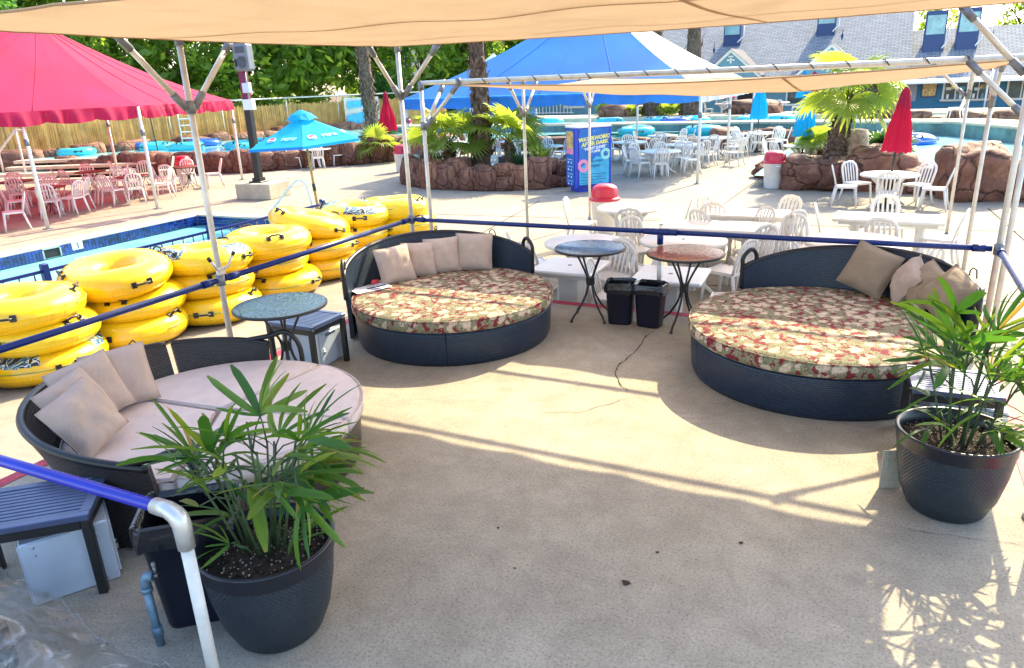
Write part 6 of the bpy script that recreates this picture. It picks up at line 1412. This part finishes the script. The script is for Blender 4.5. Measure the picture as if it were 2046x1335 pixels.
def locker(loc, rz, w, d, h, lb):
    t = thing('metal_locker', lb, 'locker', loc, rz, 'small grey metal lockers')
    obj('body', MB().box((0, 0, h / 2), (w, d, h), bev=.006), m_greymetal, t)
    dr = obj('door', MB().box((w / 2 + .006, 0, h / 2), (.012, d - .05, h - .05), bev=.003), m_greymetal, t)
    obj('lock', MB().box((w / 2 + .016, -d / 2 + .07, h * .42), (.014, .022, .03), bev=.003).lathe([(.012, 0), (.001, .008)], 10, (w / 2 + .012, -d / 2 + .07, h * .52)), m_screw, dr)
    obj('vent_slots', MB().box((w / 2 + .0135, 0, h * .9), (.003, d * .4, .008)).box((w / 2 + .0135, 0, h * .86), (.003, d * .4, .008)), m_black, dr)
    bp = obj('back_panel', MB().box((-w / 2 - .004, 0, h / 2), (.008, d - .02, h - .02), bev=.002), m_greymetal, t)
    for sy in (-1, 1):
        for zz in (.05, h - .05): obj('screw', MB().lathe([(.008, 0), (.007, .004), (.001, .006)], 8), m_screw, bp, (-w / 2 - .008, sy * (d / 2 - .05), zz), rot=(0, R(-90), 0))
    fp = obj('side_panel', MB().box((0, -d / 2 - .004, h / 2), (w - .01, .008, h - .01), bev=.002), m_greymetal, t)
    for sx in (-1, 1):
        for zz in (.03, h - .03, h - .075): obj('screw', MB().lathe([(.007, 0), (.006, .004), (.001, .006)], 8), m_screw, fp, (sx * (w / 2 - .06), -d / 2 - .008, zz), rot=(R(90), 0, 0))
    return t
slat_table((-3.78, 1.83, 0), R(42), .66, .46, .48, 'dark slatted side table cut by the left edge beside the entry rail')
locker((-3.70, 1.92, 0), R(60), .40, .36, .36, 'grey metal locker under the side table at the lower left')
slat_table((-4.60, 4.90, 0), 0, .54, .48, .48, 'dark slatted side table behind the teal bistro table')
locker((-4.66, 5.02, 0), R(4), .40, .38, .34, 'grey metal locker with a small lock under the middle side table')
slat_table((.62, 5.28, 0), R(4), .52, .46, .47, 'sunlit slatted side table behind the right potted palm')
locker((.74, 5.36, 0), R(4), .38, .36, .33, 'grey metal locker under the side table behind the right palm')
wb = thing('white_bracket', 'pale slotted metal bracket standing beside the right planter', 'bracket', (.29, 4.52, 0), rz=R(25))
obj('plate', MB().box((0, 0, .13), (.13, .006, .26), bev=.002), m_block, wb); obj('slot', MB().box((-.03, -.004, .17), (.012, .004, .06)).box((-.03, -.004, .24), (.012, .004, .02)), m_groutpale, wb)
def rbox_ring(w, d, r, z, n=5):
    pts = []
    for cx, cy, a0 in ((w / 2 - r, d / 2 - r, 0), (-w / 2 + r, d / 2 - r, 90), (-w / 2 + r, -d / 2 + r, 180), (w / 2 - r, -d / 2 + r, 270)):
        for k in range(n + 1): a = R(a0 + 90 * k / n); pts.append(Vector((cx + r * math.cos(a), cy + r * math.sin(a), z)))
    return pts
def waste_bin(loc, rz, w, d, h, lb, seed):
    t = thing('waste_bin', lb, 'waste bin', loc, rz, 'black waste bins with bag liners')
    lv = [(.80, 0), (.82, .02), (.98, h * .93), (1.05, h * .94), (1.05, h), (1.0, h), (.97, h * .9), (.79, .03)]
    rings = [rbox_ring(w * k, d * k, .05, z) for k, z in lv]; n = len(rings[0]); vs = [p for q in rings for p in q]; fs = []
    for i in range(len(rings) - 1):
        for j in range(n): fs.append((i * n + j, i * n + (j + 1) % n, (i + 1) * n + (j + 1) % n, (i + 1) * n + j))
    fs.append(tuple(range(n))[::-1]); fs.append(tuple(range((len(rings) - 1) * n, len(rings) * n)))
    obj('tub', MB().add(vs, fs, True), m_bin, t)
    rr = random.Random(seed); mb = MB(); rg = []
    for k, z in ((1.075, h * .80), (1.085, h * .92), (1.06, h + .012), (1.0, h + .018), (.93, h * .97), (.88, h * .6)):
        q = rbox_ring(w * k, d * k, .05, z); rg.append([p + Vector((rr.uniform(-.008, .008), rr.uniform(-.008, .008), rr.uniform(-.02, .012) if z < h * .93 and k > 1.05 else rr.uniform(-.006, .006))) for p in q])
    vs = [p for q in rg for p in q]; fs = []
    for i in range(len(rg) - 1):
        for j in range(n): fs.append((i * n + j, i * n + (j + 1) % n, (i + 1) * n + (j + 1) % n, (i + 1) * n + j))
    obj('bag_liner', mb.add(vs, fs, False), m_liner, t); return t
waste_bin((-2.27, 7.10, 0), R(8), .30, .24, .44, 'left of two small black bins between the bistro tables', 1)
waste_bin((-1.95, 7.10, 0), R(-5), .30, .24, .44, 'right of two small black bins, touching the orange table leg', 2)
waste_bin((-2.80, 2.03, 0), R(40), .44, .34, .58, 'large black bin behind the white handrail post', 3)

# ---------------------------------------------------------------- planters with lady palms
def planter(loc, r, h, lb):
    t = thing('planter', lb, 'planter', loc, group='round dark planters')
    obj('pot', MB().lathe([(.001, .0), (r * .60, .0), (r * .66, .02), (r * .80, h * .25), (r * .90, h * .55), (r * .95, h * .82)], 48), m_pot, t)
    obj('rim', MB().lathe([(r * .95, h * .82), (r * .965, h * .835), (r * .98, h * .96), (r * 1.0, h * .975), (r * 1.0, h * .995), (r * .97, h), (r * .93, h * .99), (r * .90, h * .8)], 48), m_potrim, t)
    rr = random.Random(3)
    obj('soil', MB().lathe([(r * .93, h * .84), (r * .75, h * .855), (r * .45, h * .875), (r * .2, h * .88), (.001, h * .88)], 40, fn=lambda p, a, i: p + Vector((0, 0, .012 * fbm((p.x * 14, p.y * 14, 2))))), m_soil, t)
    mb = MB()
    for k in range(420):
        a = rr.uniform(0, 6.283); q = r * .9 * rr.random() ** .5; s = rr.uniform(.002, .006); zz = h * (.88 - .035 * (q / r)) + .008
        mb.box((q * math.cos(a), q * math.sin(a), zz), (s, s * 1.4, s), rz=rr.uniform(0, 3), m=0 if rr.random() < .6 else 1)
    obj('soil_crumbs', mb, [m_perlite, m_soil], t, kind='stuff'); return t
def leaflet(L, w, droop, seed):
    rr = random.Random(seed); tw = rr.uniform(-.25, .25); bend = rr.uniform(-.12, .12)
    pts = []; n = 6
    for i in range(n + 1):
        f = i / n; wf = (.35 + 1.9 * f) if f < .28 else (.9 - .15 * (f - .28) if f < .82 else .82 * (1 - (f - .82) / .18 * .72)); wf = min(wf, .95)
        c = Vector((bend * L * f * f, L * f, -droop * L * f ** 2)); a = tw * f; ww = w / 2 * wf
        sd = Vector((math.cos(a), 0, math.sin(a)))
        pts += [c - sd * ww + Vector((0, 0, ww * .35)), c, c + sd * ww + Vector((0, 0, ww * .35))]
    fs = []
    for i in range(n): fs += [(3 * i, 3 * i + 1, 3 * i + 4, 3 * i + 3), (3 * i + 1, 3 * i + 2, 3 * i + 5, 3 * i + 4)]
    return MB().add(pts, fs, True)
LEAFLETS = [leaflet(1.0, w, d, i).mesh('leaflet', m_leaf) for i, (w, d) in enumerate(((.11, .12), (.13, .25), (.10, .45), (.14, .35), (.12, .05), (.15, .6)))]
def lady_palm(loc, h, spread, seed, lb, canes=9, low=4, n_f=3, keep=lambda p: True):
    t = thing('lady_palm', lb, 'potted plant', loc); rr = random.Random(seed)
    for k in range(canes + low):
        a = 2.4 * k + rr.uniform(-.4, .4); q = .02 + .09 * rr.random(); b = Vector((q * math.cos(a), q * math.sin(a), -.02)); short = k >= canes
        ch = h * (rr.uniform(.40, .82) if not short else rr.uniform(.08, .2)); ln = spread * .45 * rr.uniform(.2, 1.0) * (0.4 if short else 1)
        tip = b + Vector((math.cos(a) * ln, math.sin(a) * ln, ch))
        obj('cane', MB().tube([b, b.lerp(tip, .5) + Vector((0, 0, .02)), tip], [.007, .006, .005], 6), m_stem, t)
        for j in range(n_f if not short else 2):
            az = a + (j - (n_f - 1) / 2) * rr.uniform(.7, 1.5) + rr.uniform(-.5, .5); el = rr.uniform(.12, 1.3) if not short else rr.uniform(.1, .9)
            o = b.lerp(tip, rr.uniform(.6, 1.0)); pl = spread * rr.uniform(.25, .55) * (1 if not short else .55); d = Vector((math.cos(az) * math.cos(el), math.sin(az) * math.cos(el), math.sin(el)))
            e = o + d * pl + Vector((0, 0, -.02)); fr = obj('frond', MB().tube([o, o.lerp(e, .5) + Vector((0, 0, .03)), e], [.005, .004, .0035], 5), m_stem, t)
            nl = rr.randint(5, 6); y0 = (d + Vector((0, 0, .05 if el > .8 else -.15))).normalized(); x0 = y0.cross(Vector((0, 0, 1)))
            x0 = x0.normalized() if x0.length > .15 else Vector((math.sin(az), -math.cos(az), 0)); z0 = x0.cross(y0)
            ro = rr.uniform(-.6, .6); x0, z0 = x0 * math.cos(ro) + z0 * math.sin(ro), z0 * math.cos(ro) - x0 * math.sin(ro)
            for i in range(nl):
                th = R(-66 + 132 * i / (nl - 1)) + rr.uniform(-.12, .12); y = (y0 * math.cos(th) + x0 * math.sin(th) + z0 * rr.uniform(-.2, .15)).normalized(); x = y.cross(z0).normalized(); z = x.cross(y)
                L = spread * rr.uniform(.58, .92) * (1 - .22 * abs(th)) * (1 if not short else .75)
                tp = e + y * L; kx, ky = rr.randrange(6), rr.choice([.7, .8, .9, 1.0, 1.5])
                if (Vector((tp.x, tp.y)).length < .42 and tp.z < .10) or tp.z < .02 or not keep(tp): continue
                lo = obj('leaflet', LEAFLETS[kx], None, fr, e, scale=L); lo.scale = (min(L, .27) * ky, L, L); lo.rotation_euler = Matrix((x, y, z)).transposed().to_euler()
    return t
planter((-2.36, 2.06, 0), .315, .50, 'round dark planter at the lower left beside the white post')
lady_palm((-2.36, 2.06, .44), .86, .40, 5, 'full lady palm growing in the lower left planter', 14, 4, 3, lambda p: p.y > -.30 and Vector((p.x, p.y)).length < .62)
planter((.58, 4.42, 0), .315, .50, 'round dark planter in the sun at the right edge')
lady_palm((.58, 4.42, .44), .92, .40, 8, 'lady palm with sunlit leaves growing in the right planter', 13, 4, 3, lambda p: p.x > -.36 and p.y > -.42)

# ---------------------------------------------------------------- spigot and plastic film at the lower left
sg = thing('water_spigot', 'weathered blue grey standpipe with a small tap beside the large bin', 'standpipe', (-2.80, 1.73, 0))
obj('pipe', MB().tube([(0, 0, -.02), (-.004, .0, .15), (-.006, 0, .33)], .019, 12), m_spigot, sg)
obj('elbow', MB().tube([(-.006, 0, .32), (-.006, .002, .355), (.004, .006, .378), (.022, .014, .385), (.034, .02, .385)], [.023, .024, .024, .024, .024], 12), m_spigot, sg)
obj('coupling', MB().bar((-.001, 0, .05), (-.002, 0, .11), .024, 12).bar((-.006, 0, .30), (-.006, 0, .325), .025, 12), m_spigot, sg)
obj('tap', MB().bar((.034, .02, .385), (.055, .032, .388), .012, 8).bar((.045, .026, .385), (.045, .026, .44), .009, 8).lathe([(.001, .02), (.011, .015), (.012, 0)], 8, (.045, .026, .44)), m_brass, sg)
def sheet(u, v):
    x = -3.95 + 1.95 * u; y = .55 + 1.12 * v - .10 * u * v + .05 * math.sin(u * 9) * v
    z = .26 * (1 - u) ** .8 * (1 - .55 * v ** 3) + .05 + .10 * fbm((x * 2.0, y * 2.0, 1)) + .07 * (1 - abs(fbm((x * 3.1, y * 3.1, 4), 2)) * 2.2) ** 3 * .6 - .05 * max(0, v - .9) * 10 * .8
    z += .22 * math.exp(-((x + 3.35) ** 2 / .10 + (y - 1.22) ** 2 / .05)) + .10 * math.exp(-((x + 2.75) ** 2 / .05 + (y - 1.25) ** 2 / .02))
    return (x, y, max(.008, z))
pf = thing('plastic_sheet', 'crumpled clear plastic sheet lying at the lower left corner', 'plastic sheet', (0, 0, 0))
obj('film', MB().grid(sheet, 70, 44), m_film, pf)
obj('folded_edge', MB().tube([Vector(sheet(u / 60, 1.0)) + Vector((0, 0, .006)) for u in range(61)], .007, 6), m_film, pf)
bx = thing('covered_box', 'dark box under the clear plastic sheet', 'box', (-3.38, 1.24, 0), rz=.3); obj('body', MB().box((0, 0, .14), (.28, .22, .28), bev=.03), m_liner, bx)
